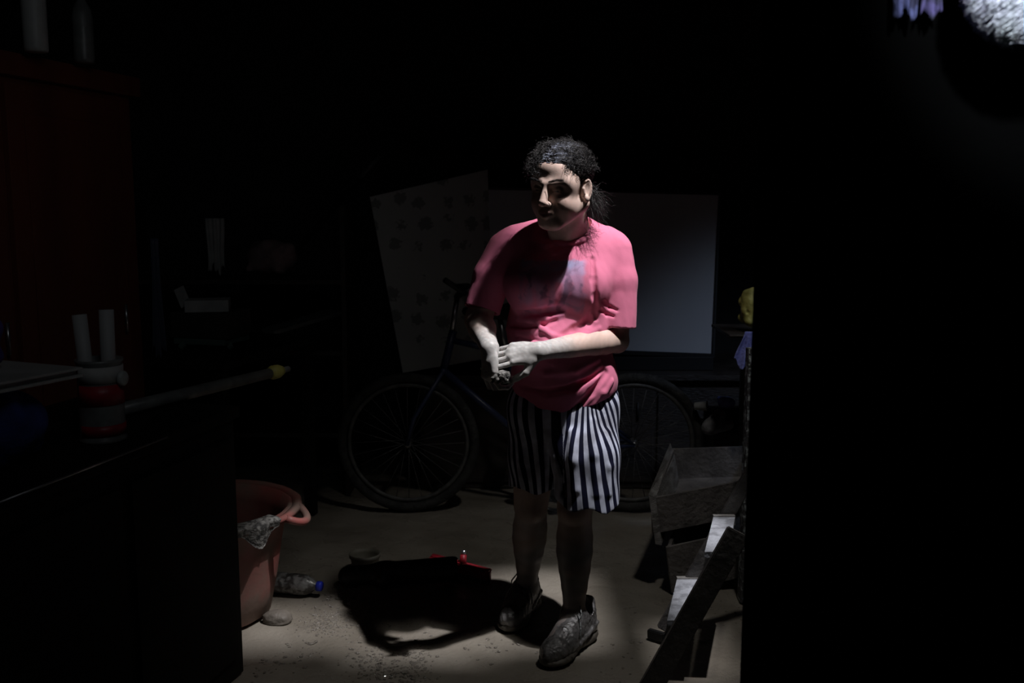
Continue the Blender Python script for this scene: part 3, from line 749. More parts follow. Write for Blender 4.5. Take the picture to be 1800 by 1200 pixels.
def strands(name, paths, r, m, parent, label=None):
    V = []; Q = []; o = 0; tri = [(1, 0), (-.5, .866), (-.5, -.866)]
    for pth in paths:
        n = len(pth); t = np.gradient(pth, axis=0); t /= np.linalg.norm(t, axis=1)[:, None] + 1e-9
        ref = np.array([.3, .5, .8]); x = np.cross(t, ref); x /= np.linalg.norm(x, axis=1)[:, None] + 1e-9; y = np.cross(t, x)
        rr = r * np.linspace(1, .35, n)[:, None]
        ring = np.stack([pth + (x * a + y * b) * rr for (a, b) in tri], 1).reshape(-1, 3)
        V.append(ring); i = np.arange(n - 1)[:, None] * 3 + o
        for k in range(3): Q.append(np.concatenate([i + k, i + (k + 1) % 3, i + 3 + (k + 1) % 3, i + 3 + k], 1))
        o += n * 3
    return np_mesh(name, np.concatenate(V), np.concatenate(Q), m, parent, label=label)
cc = np.array([0, .022, .038]); rr_ = np.array([.0798, .0968, .0845])
def dirv(az, el): return np.array([math.sin(az) * math.cos(el), -math.cos(az) * math.cos(el), math.sin(el)])
comb = []; grey = []
for i in range(2000):
    sx = random.choice((-1, 1)); s_ = random.random()
    el0 = math.radians(24 + 89 * s_ ** 1.1 + random.gauss(0, 2.2)); d0 = dirv(0, el0); d0[0] += sx * random.uniform(.0, .05) + .06
    az1 = math.radians(random.uniform(55, 80) + 35 * s_); el1 = math.radians(random.uniform(-2, 35) + 30 * s_)
    d1 = dirv(sx * az1, el1); d2 = dirv(sx * math.radians(random.uniform(125, 170)), math.radians(random.uniform(-30, 0)))
    t = np.linspace(0, random.uniform(.6, 1), 22)[:, None]
    d = (1 - t) ** 2 * d0 + 2 * t * (1 - t) * d1 * 1.25 + t ** 2 * d2; d /= np.linalg.norm(d, axis=1)[:, None]
    off = random.uniform(.0, .07) ; ph = random.uniform(0, 6.3); fq = random.uniform(14, 30); am = random.uniform(.006, .03)
    p = cc + d * rr_ * (1 + off * np.sin(t * 2.6) ** 2 * min(1, .25 + s_ * 1.4) + am * np.sin(t * fq + ph)); p[:, 0] += .0025 * np.sin(t[:, 0] * fq * .8 + ph * 2)
    w_ = np.array([H(*q) for q in p])
    comb.append(w_)
    if i % 3 == 0 and s_ < .85: grey.append(w_[:random.randint(6, 13)] + RH @ np.array([0, 0, .0012]))
strands('hair_strand', comb, .00085, M['hair'], hair); strands('hair_strand', grey, .0008, M['sheenhair'], hair, 'pale strands carrying painted shine beside the parting')
wisps = []
def wisp(p0, d0, L, cr, turns, n=20):
    d0 = np.array(d0, float); d0 /= np.linalg.norm(d0); a = np.cross(d0, [.2, .3, .9]); a /= np.linalg.norm(a); b = np.cross(d0, a)
    t = np.linspace(0, 1, n)[:, None]; ph = random.uniform(0, 6.3); g = np.array([0, 0, -1.0]) * L * random.uniform(0, .6)
    return p0 + d0 * L * t + g * t ** 2 + (a * np.cos(ph + t * turns) + b * np.sin(ph + t * turns)) * cr * np.minimum(1, t * 4)
for i in range(2100):
    reg = random.random()
    if reg < .38:      # frizz by the image-left temple
        d = dirv(math.radians(random.uniform(-95, -25)), math.radians(random.uniform(2, 62)))
        L = random.uniform(.014, .045); cr = random.uniform(.003, .009)
    elif reg < .62:    # crown
        d = dirv(math.radians(random.uniform(-180, 180)), math.radians(random.uniform(45, 88)))
        L = random.uniform(.010, .028); cr = random.uniform(.003, .007)
    elif reg < .80:    # image-right side over the ear
        d = dirv(math.radians(random.uniform(35, 130)), math.radians(random.uniform(5, 55)))
        L = random.uniform(.010, .030); cr = random.uniform(.003, .006)
    else:              # tied hair hanging behind the neck
        d = dirv(math.radians(random.uniform(100, 175)), math.radians(random.uniform(-40, 0)))
        L = random.uniform(.04, .085); cr = random.uniform(.003, .008)
    p0 = cc + d * rr_ * .99; p0w = H(*p0); dw = RH @ d
    if reg >= .80: p0w = H(*(np.array([.035, .085, -.03]) + np.random.normal(size=3) * .012)); dw = np.array([.55, .3, -.5]) + np.random.normal(size=3) * .35
    else: dw = dw + np.random.normal(size=3) * .5 + np.array([0, 0, -.25])
    wisps.append(wisp(p0w, dw, L, cr, random.uniform(5, 14)))
for i in range(60):    # fine wisps on the forehead and before the ear
    d = dirv(math.radians(random.uniform(-40, 55)), math.radians(random.uniform(20, 30)))
    wisps.append(wisp(H(*(cc + d * rr_ * .97)), RH @ np.array([random.uniform(-.4, .6), -.35, -.9]), random.uniform(.012, .03), .003, 6))
strands('hair_curl', wisps, .00062, M['hair'], hair)
for sx in (-1, 1):
    bw = []
    for i in range(110):
        x = random.uniform(.012, .050); z = .020 + .006 * math.sin((x - .012) / .04 * 2.4) + random.uniform(-.003, .003)
        yy = -.0935 + (x / .06) ** 2 * .022
        a = H(sx * x, yy, z); b = H(sx * (x + .007), yy + .001, z + .002)
        bw.append(np.linspace(a, b, 3))
    strands('eyebrow', bw, .0005, M['hair'], person)

# --- shoes (built as a left-foot frame: u along the shoe from heel to toe, v across, z up)
def shoe(heel, toe, wid, flip=1, fine=True):
    heel = np.array([*heel, 0.0]); toe = np.array([*toe, 0.0]); D = toe - heel; L = np.linalg.norm(D); D /= L; S = np.array([-D[1], D[0], 0]) * flip
    def W(u, v, z): return heel + D * (u * L) + S * v + np.array([0, 0, z])
    lo = np.minimum(heel, toe) - .08; hi = np.maximum(heel, toe) + .08
    h = .0024 if fine else .004; R = np.stack([D, S, [0, 0, 1]], 1)
    root = empty('shoe_tmp', W(.4, 0, 0), None, None)
    # upper
    F = Field((lo[0], lo[1], .012), (hi[0], hi[1], .19), h)
    F.ell(W(.80, .002, .042), (.068, wid * .50, .036), R, .01)
    F.cone(W(.22, 0, .060), W(.62, 0, .050), .040, .040, .03); F.cone(W(.16, 0, .045), W(.16, 0, .095), .039, .036, .02)
    F.cone(W(.60, 0, .060), W(.36, 0, .095), .034, .036, .03)
    F.cone(W(.10, 0, .085), W(.075, 0, .118), .026, .020, .01); F.cone(W(.40, 0, .10), W(.34, 0, .125), .030, .026, .012)
    F.cone(W(.72, .0, .03), W(.95, 0, .03), .038, .025, .02)
    for (u0, v0, z0, u1, v1, z1, r) in ((.12, .040, .06, .55, .044, .036, .007), (.12, -.040, .06, .55, -.044, .036, .007), (.55, .044, .036, .86, .036, .05, .006),
                                        (.30, .036, .09, .60, .020, .078, .006), (.30, -.036, .09, .60, -.020, .078, .006), (.60, .020, .078, .74, .014, .074, .005), (.60, -.020, .078, .74, -.014, .074, .005)):
        F.cone(W(u0, v0, z0), W(u1, v1, z1), r, r, .006)
    F.cone(W(.22, 0, .105), W(.22, 0, .22), .034, .038, .006, 'sub'); F.cone(W(.34, 0, .125), W(.22, 0, .15), .024, .034, .006, 'sub')
    V, Q = F.mesh(); N = vnormals(V, Q); V = V + N * (.0012 * nz(V, 120, 61) + .0007 * nz(V, 320, 62))[:, None]
    up = np_mesh('upper', V, Q, M['shoe'], person)
    # sole
    F = Field((lo[0], lo[1], -.006), (hi[0], hi[1], .07), h)
    F.ell(W(.80, .002, .016), (.072, wid * .56, .020), R, .01); F.ell(W(.18, 0, .018), (.054, wid * .48, .024), R, .01)
    F.cone(W(.2, 0, .016), W(.75, 0, .016), .019, .018, .04); F.cone(W(.3, .014, .016), W(.7, .018, .016), .018, .018, .02); F.cone(W(.3, -.014, .016), W(.7, -.018, .016), .018, .018, .02)
    F.cone(W(.93, 0, .024), W(1.0, 0, .040), .022, .014, .02); F.cone(W(.02, 0, .020), W(.0, 0, .052), .020, .012, .02)
    for i in range(9):
        u = .08 + .1 * i
        for sg in (-1, 1): F.cone(W(u, sg * wid * .58, .0), W(u + .01, sg * wid * .58, .030), .004, .003, .002, 'sub')
    F.full(lambda X, Y, Z: -.003 - Z + 0 * X + 0 * Y)
    V, Q = F.mesh(); N = vnormals(V, Q); V = V + N * (.0008 * nz(V, 200, 63))[:, None]
    so = np_mesh('sole', V, Q, M['sole'], person)
    # laces
    lc = MB()
    for i in range(6):
        u = .42 + .062 * i; z = .118 - .010 * i - (.004 if i > 2 else 0); v = .026 - .0015 * i
        for sg in (-1, 1):
            lc.tube([W(u, -sg * v, z - .010), W(u + .018, 0, z + .007), W(u + .045, sg * v, z - .014)], .0030, 7)
    for sg in (-1, 1):   # bow loops and loose ends
        lc.tube([W(.40, 0, .134), W(.42, sg * .022, .142), W(.47, sg * .036, .122), W(.50, sg * .034, .108), W(.46, sg * .018, .122), W(.41, 0, .132)], .0028, 7)
        lc.tube([W(.40, 0, .132), W(.46, sg * .026, .120), W(.54, sg * .044, .085), W(.60, sg * .050, .062)], .0026, 7)
    lc.box(W(.405, 0, .133), (.013, .013, .010), bev=.003)
    la = lc.build('laces', M['lace'], person)
    bpy.data.objects.remove(root)
    # gather under one shoe part: shoe > sole, laces
    up.name = 'shoe'
    for c in (so, la): c.parent = up
    return up
shoe((.262, 3.035), (.108, 2.795), .092)
shoe((.075, 3.285), (-.015, 3.045), .090, fine=False)
# crumpled rag in her hand
rg = Field(P(884, 660, 2.765) - .06, P(884, 660, 2.765) + .06, .0022); rc = P(884, 660, 2.765)
rg.ell(rc, (.022, .016, .016), None, 0)
for i in range(16):
    a = rc + np.clip(np.random.default_rng(i).normal(size=3), -1.4, 1.4) * np.array([.012, .005, .004]) + np.array([-.002, -.004, .006]); b = a + np.array([-.008 + .012 * math.sin(i), -.004, -.016 - .007 * math.cos(i * 2)])
    rg.cone(a, b, .0048, .0042, .004)
    rg.cone(a + np.array([.004, -.004, .0]), b + np.array([.004, -.006, 0]), .0016, .0016, .003, 'sub')
Vg, Qg = rg.mesh()
rag = np_mesh('crumpled_rag', Vg, Qg, M['rag'], None); tag(rag, 'small crumpled muddy rag held in the lower hand of the woman', 'rag')
# ------------------------------------------------------------------ furniture and clutter
def unit(v): v = Vector([float(t) for t in v]); return v.normalized()
AXD = unit((.245, .97, 0)); AXS = Vector((AXD.y, -AXD.x, 0))      # the left row runs along AXD; AXS points into the room
RZ = math.atan2(AXD.y, AXD.x) - math.pi / 2
# counter in the left foreground: far right foot corner seen at (430,1180)
cf = Vector((-.815, 2.77, 0)); CTH = .82
counter = empty('counter', cf - AXD * 1.0 - AXS * .3, 'low black wooden counter in the lower left corner of the picture', 'counter')
def row_box(corner, along_, depth_, z0, z1, bev=.004, over=0.0):
    """box whose far right corner (towards the room) is 'corner'"""
    c = corner - AXD * (along_ / 2 - over) - AXS * (depth_ / 2 - over); mb = MB()
    return mb.box((c.x, c.y, (z0 + z1) / 2), (depth_, along_, z1 - z0), rz=RZ, bev=bev)
row_box(cf, 1.1, .52, 0, CTH - .035).build('body', M['blackwood'], counter)
row_box(cf, 1.13, .55, CTH - .035, CTH, .006, .014).build('worktop', M['blackwood'], counter)
for i in range(2):
    c = cf - AXD * (.27 + .5 * i) + AXS * .006
    MB().box((c.x, c.y, .40), (.014, .46, .66), rz=RZ).build('door', M['blackwood'], counter)
# added bright line standing for the highlight on the worktop edge, visible at (50,840)-(215,780)
e0 = cf - AXD * .36 + AXS * .022; e1 = cf - AXD * .95 + AXS * .022
MB().tube([(e0.x, e0.y, CTH - .006), (e1.x, e1.y, CTH - .006)], .0028, 8).build('edge_highlight', M['chrome'], counter)
# wardrobe against the left wall
wc = Vector((-1.39, 3.6, 0)); WH = 1.86
wardrobe = empty('wardrobe', wc - AXD * .9 - AXS * .28, 'tall reddish brown wooden wardrobe along the left wall', 'wardrobe')
row_box(wc, 1.8, .55, .06, WH - .06).build('carcass', M['redwood'], wardrobe)
row_box(wc, 1.86, .60, WH - .07, WH, .008, .03).build('cornice', M['redwood'], wardrobe)
row_box(wc, 1.8, .5, 0, .07).build('plinth', M['blackwood'], wardrobe)
for i in range(3):
    c = wc - AXD * (.36 + .57 * i) + AXS * .010
    dr_ = MB().box((c.x, c.y, .94), (.022, .54, 1.66), rz=RZ).build('door', M['redwood'], wardrobe)
    c2 = c + AXS * .013
    MB().box((c2.x, c2.y, .94), (.008, .40, 1.48), rz=RZ, bev=.003).build('door_panel', M['redwood'], dr_)
    c3 = c + AXS * .03 + AXD * .22
    MB().tube([(c3.x, c3.y, .95), (c3.x, c3.y, 1.05)], .006, 8).build('handle', M['chrome'], dr_)
# bottles standing on top of the wardrobe
def on_top(px, py, Y, z):
    p = P(px, py, Y); return np.array([p[0], Y, z])
for (px, Y, s, lab, m) in ((62, 3.02, 1.0, 'tall white plastic bottle on top of the wardrobe, near the picture edge', 'white'),
                           (146, 3.25, .9, 'dim grey plastic bottle on top of the wardrobe, right of the white one', 'greyplastic')):
    p = P(px, 60, Y); b0 = (p[0] , Y, WH)
    bt = empty('bottle', b0, lab, 'bottle')
    MB().lathe(b0, [(0, 0), (.033 * s, 0), (.035 * s, .01), (.036 * s, .16 * s), (.03 * s, .19 * s), (.014 * s, .22 * s), (.014 * s, .24 * s), (0, .24 * s)], 28).build('bottle_body', M[m], bt)
    MB().lathe((b0[0], b0[1], WH + .24 * s), [(0, .0), (.017 * s, 0), (.017 * s, .025), (0, .026)], 20).build('cap', M['frame'], bt)
# tin with two white tubes
tc0 = G(183, 770); k_ = (CAM_H - CTH) / CAM_H; tb = np.array([tc0[0] * k_, tc0[1] * k_, CTH]); tb = np.array([P(182, 765, 2.36)[0], 2.36, CTH])
tin = empty('tin', tb, 'labelled metal tin holding two white tubes on the counter', 'tin')
MB().lathe(tb, [(0, 0), (.054, 0), (.056, .004), (.056, .008), (.053, .012), (.053, .195), (.056, .199), (.056, .206), (.052, .206), (.052, .02), (0, .02)], 40).build('tin_body', M['greyplastic'], tin)
def band_(z0, z1, m, name):
    mb = MB(); n = 24; V = []; Fq = []
    for i in range(n + 1):
        a = math.radians(-130 + 200 * i / n); c, s = math.cos(a), math.sin(a)
        for (r, z) in ((.0535, z0), (.0550, z0), (.0550, z1), (.0535, z1)): V.append((tb[0] + r * c, tb[1] + r * s, tb[2] + z))
    for i in range(n):
        for k in range(4): Fq.append((i * 4 + k, i * 4 + (k + 1) % 4, i * 4 + 4 + (k + 1) % 4, i * 4 + 4 + k))
    mb.add(V, Fq, True).build(name, m, tin)
band_(.095, .145, M['red'], 'label_band'); band_(.018, .045, M['red'], 'label_band'); band_(.150, .190, M['offwhite'], 'label_band')
pk = tb + np.array([.066, -.01, .158])
MB().lathe((pk[0] - .012, pk[1], pk[2]), [(0, 0), (.017, 0), (.019, .004), (.019, .010), (.015, .014), (0, .015)], 20, axis=(1, -.2, 0)).build('clip', M['white'], tin)
for (dx, top, lab) in ((-.024, 1.135, 'left one of two white tubes standing in the tin'), (.020, 1.147, 'right one of two white tubes standing in the tin')):
    a = tb + np.array([dx, 0, .022]); b = np.array([tb[0] + dx * 1.25 - .012 * (dx < 0), tb[1], top])
    t_ = MB().tube([a, a + (b - a) * .5, b], .0175, 20).build('white_tube', mat('dull_white_tube', (.32, .32, .32), .6)); tag(t_, lab, 'tube')
# stack at the left edge: blue cloth, white folder, purple cloth
def cloth_heap(name, c, r, seed, m, lab, cat, h=.004, n=14, stretch=(1, 1, 1)):
    F = Field(np.array(c) - np.array(r) * 1.45, np.array(c) + np.array(r) * 1.45, h); rg_ = np.random.default_rng(seed)
    F.ell(c, np.array(r) * .8, None, 0)
    for i in range(n):
        a = np.array(c) + rg_.uniform(-1, 1, 3) * np.array(r) * .62; b = np.array(c) + rg_.uniform(-1, 1, 3) * np.array(r) * .62
        F.cone(a, b, min(r) * .30, min(r) * .16, min(r) * .3)
    for i in range(n):
        a = np.array(c) + rg_.uniform(-1, 1, 3) * np.array(r) * .9; b = a + rg_.uniform(-1, 1, 3) * np.array(r) * .5
        F.cone(a, b, min(r) * .10, min(r) * .05, min(r) * .15, 'sub')
    V, Q = F.mesh(); zf = c[2] - r[2] * .98; V[:, 2] = np.maximum(V[:, 2], zf)
    o = np_mesh(name, V, Q, m, None); return tag(o, lab, cat)
cloth_heap('folded_cloth', (-1.17, 2.12, CTH + .095), (.145, .16, .10), 3, M['blue'], 'blue cloth heaped on the counter beneath the white folder', 'cloth', .006)
fb = P(60, 612, 2.08); f0 = np.array([-1.15, 2.10, CTH + .205])
fol = empty('folder', f0, 'flat white folder lying tilted on the blue cloth', 'folder')
MB().box((f0[0], f0[1], f0[2] + .010), (.24, .30, .006), rz=RZ, rx=math.radians(-2), ry=math.radians(2), bev=.002).build('cover', M['white'], fol)
MB().box((f0[0] - .004, f0[1], f0[2] + .002), (.225, .285, .010), rz=RZ, rx=math.radians(-2), ry=math.radians(2), bev=.002).build('sheets', M['offwhite'], fol)
MB().box((f0[0], f0[1], f0[2] - .007), (.24, .30, .006), rz=RZ, rx=math.radians(-2), ry=math.radians(2), bev=.002).build('cover', M['white'], fol)
cloth_heap('purple_bundle', (-1.20, 2.10, f0[2] + .085), (.085, .08, .073), 9, M['purple'], 'dark purple cloth bundle on the white folder at the left picture edge', 'bundle', .005)
# long grey pipe with yellow coupling, laid over counter and bench
pa = np.array([-1.20, 2.33, CTH + .026]); pb = np.array([P(478, 655, 3.17)[0], 3.17, P(478, 655, 3.17)[2]]); pa = np.array([P(150, 733, 2.50)[0], 2.50, CTH + .024])
dpp = (pb - pa) / np.linalg.norm(pb - pa); pe = pb + dpp * .60
pipe = empty('pipe', pa, 'long grey plastic pipe with yellow coupling lying on the counter and jutting past its end', 'pipe')
MB().tube([pa, pb], [.020, .017], 20).build('pipe_barrel', M['greyplastic'], pipe)
MB().tube([pb - dpp * .012, pb + dpp * .004, pb + dpp * .03, pb + dpp * .05], [.018, .024, .023, .016], 20).build('coupling', M['yellowplastic'], pipe, 'yellow coupling')
MB().tube([pb + dpp * .045, pb + dpp * .085], [.011, .010], 14).build('spigot', M['greyplastic'], pipe)
# bench behind the counter carrying the far end of the pipe
bz_ = pb[2] - .026
bench = empty('side_table', (-1.27, 4.0, 0), 'dark side table beyond the counter, carrying the green stool', 'table')
MB().box((-1.27, 4.0, bz_ - .015), (.62, .80, .03), rz=RZ).build('table_top', M['blackwood'], bench)
for (a_, b_) in ((-.27, -.36), (.27, -.36), (-.27, .36), (.27, .36)):
    q = Vector((-1.27, 4.0, 0)) + AXS * a_ + AXD * b_
    MB().box((q.x, q.y, (bz_ - .03) / 2), (.045, .045, bz_ - .03), rz=RZ).build('leg', M['blackwood'], bench)
# stool on the table (green frame) carrying a small crate and an open white box
sx_, sy_ = P(375, 640, 3.95)[0], 3.95
st_top = P(375, 590, 3.95)[2]
stool = empty('stool', (sx_, sy_, bz_), 'small dull green stool standing on the dark side table', 'stool')
MB().box((sx_, sy_, st_top - .012), (.23, .20, .024), rz=RZ, bev=.008).build('seat', M['greenplastic'], stool)
for (a_, b_) in ((-1, -1), (1, -1), (-1, 1), (1, 1)):
    MB().plank((sx_ + a_ * .088, sy_ + b_ * .075, st_top - .02), (sx_ + a_ * .104, sy_ + b_ * .09, bz_ + .006), .022, .018, (1, 0, 0)).build('leg', M['greenplastic'], stool)
cr_z = P(360, 545, 3.95)[2]
MB_ = MB().box((sx_ + .0, sy_, (st_top + cr_z) / 2), (.25, .2, cr_z - st_top), rz=RZ, bev=.01)
o = MB_.build('carton', M['cardboard']); tag(o, 'dark wet cardboard carton resting on the green stool', 'box')
wb = empty('open_box', (sx_ - .01, sy_, cr_z), 'open white paper box with raised flap on the dark carton', 'box')
MB().box((sx_ - .005, sy_ - .02, cr_z + .024), (.17, .12, .048), rz=math.radians(12), bev=.003).build('tray', M['offwhite'], wb)
MB().plank((sx_ - .095, sy_ - .02, cr_z + .02), (sx_ - .118, sy_ - .03, cr_z + .095), .07, .004, (.3, 1, 0)).build('flap', M['offwhite'], wb)
# board lying across the table behind, pale edge at (465-580, 545-580)
q0 = P(462, 580, 4.15); q1 = P(585, 546, 4.45)
ledge = empty('shelf_unit', ((q0[0] + q1[0]) / 2, 4.6, 0), 'dark open shelf unit against the back wall left of the printed panel', 'shelf')
zs = (q0[2] + q1[2]) / 2; sxc = -1.33; syc = 4.75
for z_, nm in ((.30, 'shelf_board'), (.70, 'shelf_board'), (1.04, 'shelf_board')):
    MB().box((sxc, syc, z_), (1.05, .36, .022), bev=.003).build(nm, M['darkwood'], ledge)
for x_ in (sxc - .53, sxc + .53):
    MB().box((x_, syc, .70), (.024, .36, 1.40), bev=.003).build('side_panel', M['darkwood'], ledge)
pl_ = MB().plank(P(470, 583, 4.56), P(590, 548, 4.85), .10, .02, (1, -.3, 0)).build('plank', M['greyplastic']); pl_.location.z += 0
tag(pl_, 'pale narrow plank sticking out from the shelf unit', 'plank')
pz = 1.051
cloth_heap('bag', (P(478, 455, 4.7)[0], 4.70, pz + .10), (.155, .12, .10), 21, M['pink'], 'dull pinkish grey bag slumped on the top shelf', 'bag', .007)
wh = P(380, 440, 4.56)
def hang(name, c, wd, ht, dep, m, lab, cat, seed=0, ragged=.02, h=None):
    """a hanging cloth: gathered sheet with real thickness"""
    r_ = np.random.default_rng(seed); nx, nz_ = 28, 22; V = []; Fq = []
    for s_ in (0, 1):
        for i in range(nx + 1):
            for j in range(nz_ + 1):
                u = i / nx; v = j / nz_; wv = 1 + .25 * math.sin(v * 3 + seed)
                x = (u - .5) * wd * wv * (.72 + .28 * v); y = dep * (.5 * math.sin(u * 17 + seed + v * 2) + .5 * math.sin(u * 31 + seed * 2)) * (.3 + .7 * v)
                z = ht * (.5 - v) - ragged * v * (math.sin(u * 9 + seed) + .6 * math.sin(u * 23 + 2 * seed))
                V.append((c[0] + x, c[1] + y + (.004 if s_ else 0), c[2] + z))
    n1 = (nx + 1) * (nz_ + 1)
    for i in range(nx):
        for j in range(nz_):
            a = i * (nz_ + 1) + j; Fq.append((a, a + 1, a + nz_ + 2, a + nz_ + 1)); Fq.append((a + n1, a + n1 + nz_ + 1, a + n1 + nz_ + 2, a + n1 + 1))
    for i in range(nx):
        for j in (0, nz_):
            a = i * (nz_ + 1) + j; b = a + nz_ + 1; Fq.append((a, b, b + n1, a + n1))
    for j in range(nz_):
        for i in (0, nx):
            a = i * (nz_ + 1) + j; Fq.append((a, a + 1, a + 1 + n1, a + n1))
    mb = MB().add(V, Fq, True); o = mb.build(name, m)
    bm = bmesh.new(); bm.from_mesh(o.data); bmesh.ops.recalc_face_normals(bm, faces=bm.faces); bm.to_mesh(o.data); bm.free()
    return tag(o, lab, cat)
hang('hanging_cloth', (wh[0], 4.555, wh[2] + .03), .10, .24, .012, M['offwhite'], 'pale cloth hanging over the front of the shelf unit', 'cloth', 2, .02)
tl = P(279, 520, 3.68)
hang('hanging_plastic_strip', (tl[0], 3.66, tl[2]), .05, .44, .010, M['dimplastic'], 'thin bluish plastic strip hanging beside the wardrobe', 'strip', 4, .02)
# pole leaning, upper end seen at (632-668, 275-315)
t1 = P(668, 274, 5.37); t0 = P(632, 314, 5.358); u_ = (t1 - t0) / np.linalg.norm(t1 - t0); dbase = t0 - u_ * (t0[2] / u_[2])
pole = empty('pole', dbase, 'slanting pole with pale tip leaning against the back wall', 'pole')
MB().tube([dbase, t0], .012, 10).build('shaft', M['blackwood'], pole); MB().tube([t0, t1], .014, 12).build('pole_tip', M['greyplastic'], pole, 'pale pole tip')
# low cabinet under the whiteboard
lc0 = MB(); sb = empty('sideboard', (.35, 5.0, 0), 'low dark wooden sideboard under the whiteboard', 'cabinet')
zt = .582
MB().box((.42, 5.02, (zt - .03) / 2), (1.75, .66, zt - .03)).build('carcass', M['darkwood'], sb)
MB().box((.42, 5.0, zt - .014), (1.80, .72, .028)).build('sideboard_top', M['darkwood'], sb)
for i in range(3):
    d_ = MB().box((-.16 + .58 * i, 4.685, (zt - .03) / 2), (.56, .016, zt - .10)).build('door', M['darkwood'], sb)
    MB().tube([(.04 + .58 * i, 4.672, zt * .6), (.04 + .58 * i, 4.672, zt * .6 + .09)], .006, 8).build('handle', M['frame'], d_)
# whiteboard standing on it
WY = 4.80
cs = [P(852, 331, WY + .1), P(1265, 341, WY + .1), P(1253, 625, WY), P(866, 611, WY)]
wbd = empty('whiteboard', ((cs[2][0] + cs[3][0]) / 2, WY, (cs[2][2] + cs[3][2]) / 2), 'blank whiteboard with thin dark frame standing behind the woman', 'whiteboard')
def slab(name, cs, th, m, parent):
    n = np.cross(cs[1] - cs[0], cs[3] - cs[0]); n /= np.linalg.norm(n); n = n * (1 if n[1] > 0 else -1)
    return MB().hexa(cs, [c + n * th for c in cs]).build(name, m, parent)
slab('board_face', cs, .012, M['whiteboard'], wbd)
for i in range(4):
    a, b = cs[i], cs[(i + 1) % 4]; d = (b - a) / np.linalg.norm(b - a)
    MB().plank(a - d * .008 + np.array([0, -.001, 0]), b + d * .008 + np.array([0, -.001, 0]), .012 if i != 2 else .022, .024, (0, 0, 1) if i % 2 == 0 else (1, 0, 0)).build('frame_bar', M['frame'], wbd)
MB().box(((cs[2][0] + cs[3][0]) / 2 + .1, WY - .005, zt + (min(cs[2][2], cs[3][2]) - zt) / 2), (.9, .05, max(.01, min(cs[2][2], cs[3][2]) - zt - .006)), bev=.002).build('foot_rail', M['frame'], wbd)
# printed panel leaning to its left
pc = [P(650, 346, 4.86), P(857, 298, 4.88), P(868, 628, 4.70), P(708, 655, 4.66)]
pnl = slab('printed_panel', pc, .014, M['panel'], None); tag(pnl, 'pale panel with small dark printed marks leaning crookedly left of the whiteboard', 'panel')
# bicycle
BY = 4.32; hub = P(1113, 776, BY); WR = .325; hub[2] = WR
bike = empty('bicycle', (hub[0] - .5, BY, 0), 'muddy bicycle parked sideways behind the woman', 'bicycle')
def circ(c, r, n=64): return [(c[0] + r * math.cos(2 * math.pi * i / n), c[1], c[2] + r * math.sin(2 * math.pi * i / n)) for i in range(n)]
def wheel(c):
    t = MB().tube(circ(c, WR - .022), .022, 12, closed=True).build('wheel', M['tire'], bike)
    MB().tube(circ(c, WR - .055), .010, 8, closed=True).build('rim', M['rim'], t)
    MB().tube([(c[0], c[1] - .05, c[2]), (c[0], c[1] - .028, c[2]), (c[0], c[1] + .028, c[2]), (c[0], c[1] + .05, c[2])], [.008, .019, .019, .008], 14).build('hub', M['chrome'], t)
    for k in range(28):
        a = 2 * math.pi * k / 28; a2 = a + (.35 if k % 2 else -.35); sd = .026 if (k // 2) % 2 else -.026
        MB().tube([(c[0] + .018 * math.cos(a2), c[1] + sd, c[2] + .018 * math.sin(a2)), (c[0] + (WR - .058) * math.cos(a), c[1], c[2] + (WR - .058) * math.sin(a))], .0014, 5).build('spoke', M['spoke'], t)
fh = np.array([hub[0] - 1.03, BY, WR])
wheel(hub); wheel(fh)
M['bikepaint'] = mat('dark_blue_bike_paint', (.03, .04, .09), .4)
BBk = np.array([hub[0] - .43, BY, .28]); ST = np.array([hub[0] - .58, BY, .74]); HT = np.array([fh[0] + .20, BY, .80]); HTb = np.array([fh[0] + .165, BY, .66])
fr = MB(); fr.tube([BBk, ST], .015); fr.tube([ST, HT], .014); fr.tube([BBk, HTb], .017); fr.tube([HT + (HT - HTb) * .3, HTb - (HT - HTb) * .1], .018)
for sg in (-1, 1):
    fr.tube([BBk + [0, sg * .02, 0], hub + [0, sg * .055, 0]], .009, 8); fr.tube([ST + [0, sg * .012, 0], hub + [0, sg * .055, 0]], .008, 8)
fr.build('frame', M['bikepaint'], bike)
fk = MB()
for sg in (-1, 1): fk.tube([HTb + [0, sg * .03, 0], fh + [.03, sg * .05, .12], fh + [0, sg * .05, 0]], .010, 8)
fk.tube([HTb + [0, -.035, 0], HTb + [0, .035, 0]], .014, 8); fk.build('fork', M['bikepaint'], bike)
hb = P(812, 512, BY); hs = np.array([HT[0] + .03, BY, 1.0])
MB().tube([HT, hs], .012).build('stem', M['chrome'], bike)
MB().tube([hs + [-.03, .26, .02], hs + [.04, .18, .03], hs + [0, .05, 0], hs + [0, -.05, 0], hs + [.04, -.16, .03], P(818, 516, BY - .2), P(782, 492, BY - .28)], .012, 12).build('handlebar', M['rubber'], bike)
MB().tube([ST, ST + [.03 - .06, 0, .16]], .012).build('seat_post', M['chrome'], bike)
sdl = Field(ST + [-.24, -.12, .10], ST + [.20, .12, .26], .005); sdl.cone(ST + [.06, 0, .17], ST + [.06, 0, .171], .065, .065, .0); sdl.cone(ST + [.05, 0, .18], ST + [-.18, 0, .19], .045, .02, .04)
Vz, Qz = sdl.mesh(); Vz[:, 2] = np.maximum(Vz[:, 2], ST[2] + .155); np_mesh('saddle', Vz, Qz, M['rubber'], bike)
MB().lathe(BBk + [0, -.045, 0], [(0, 0), (.085, 0), (.09, .003), (.085, .006), (0, .006)], 36, axis=(0, 1, 0)).build('chainring', M['chrome'], bike)
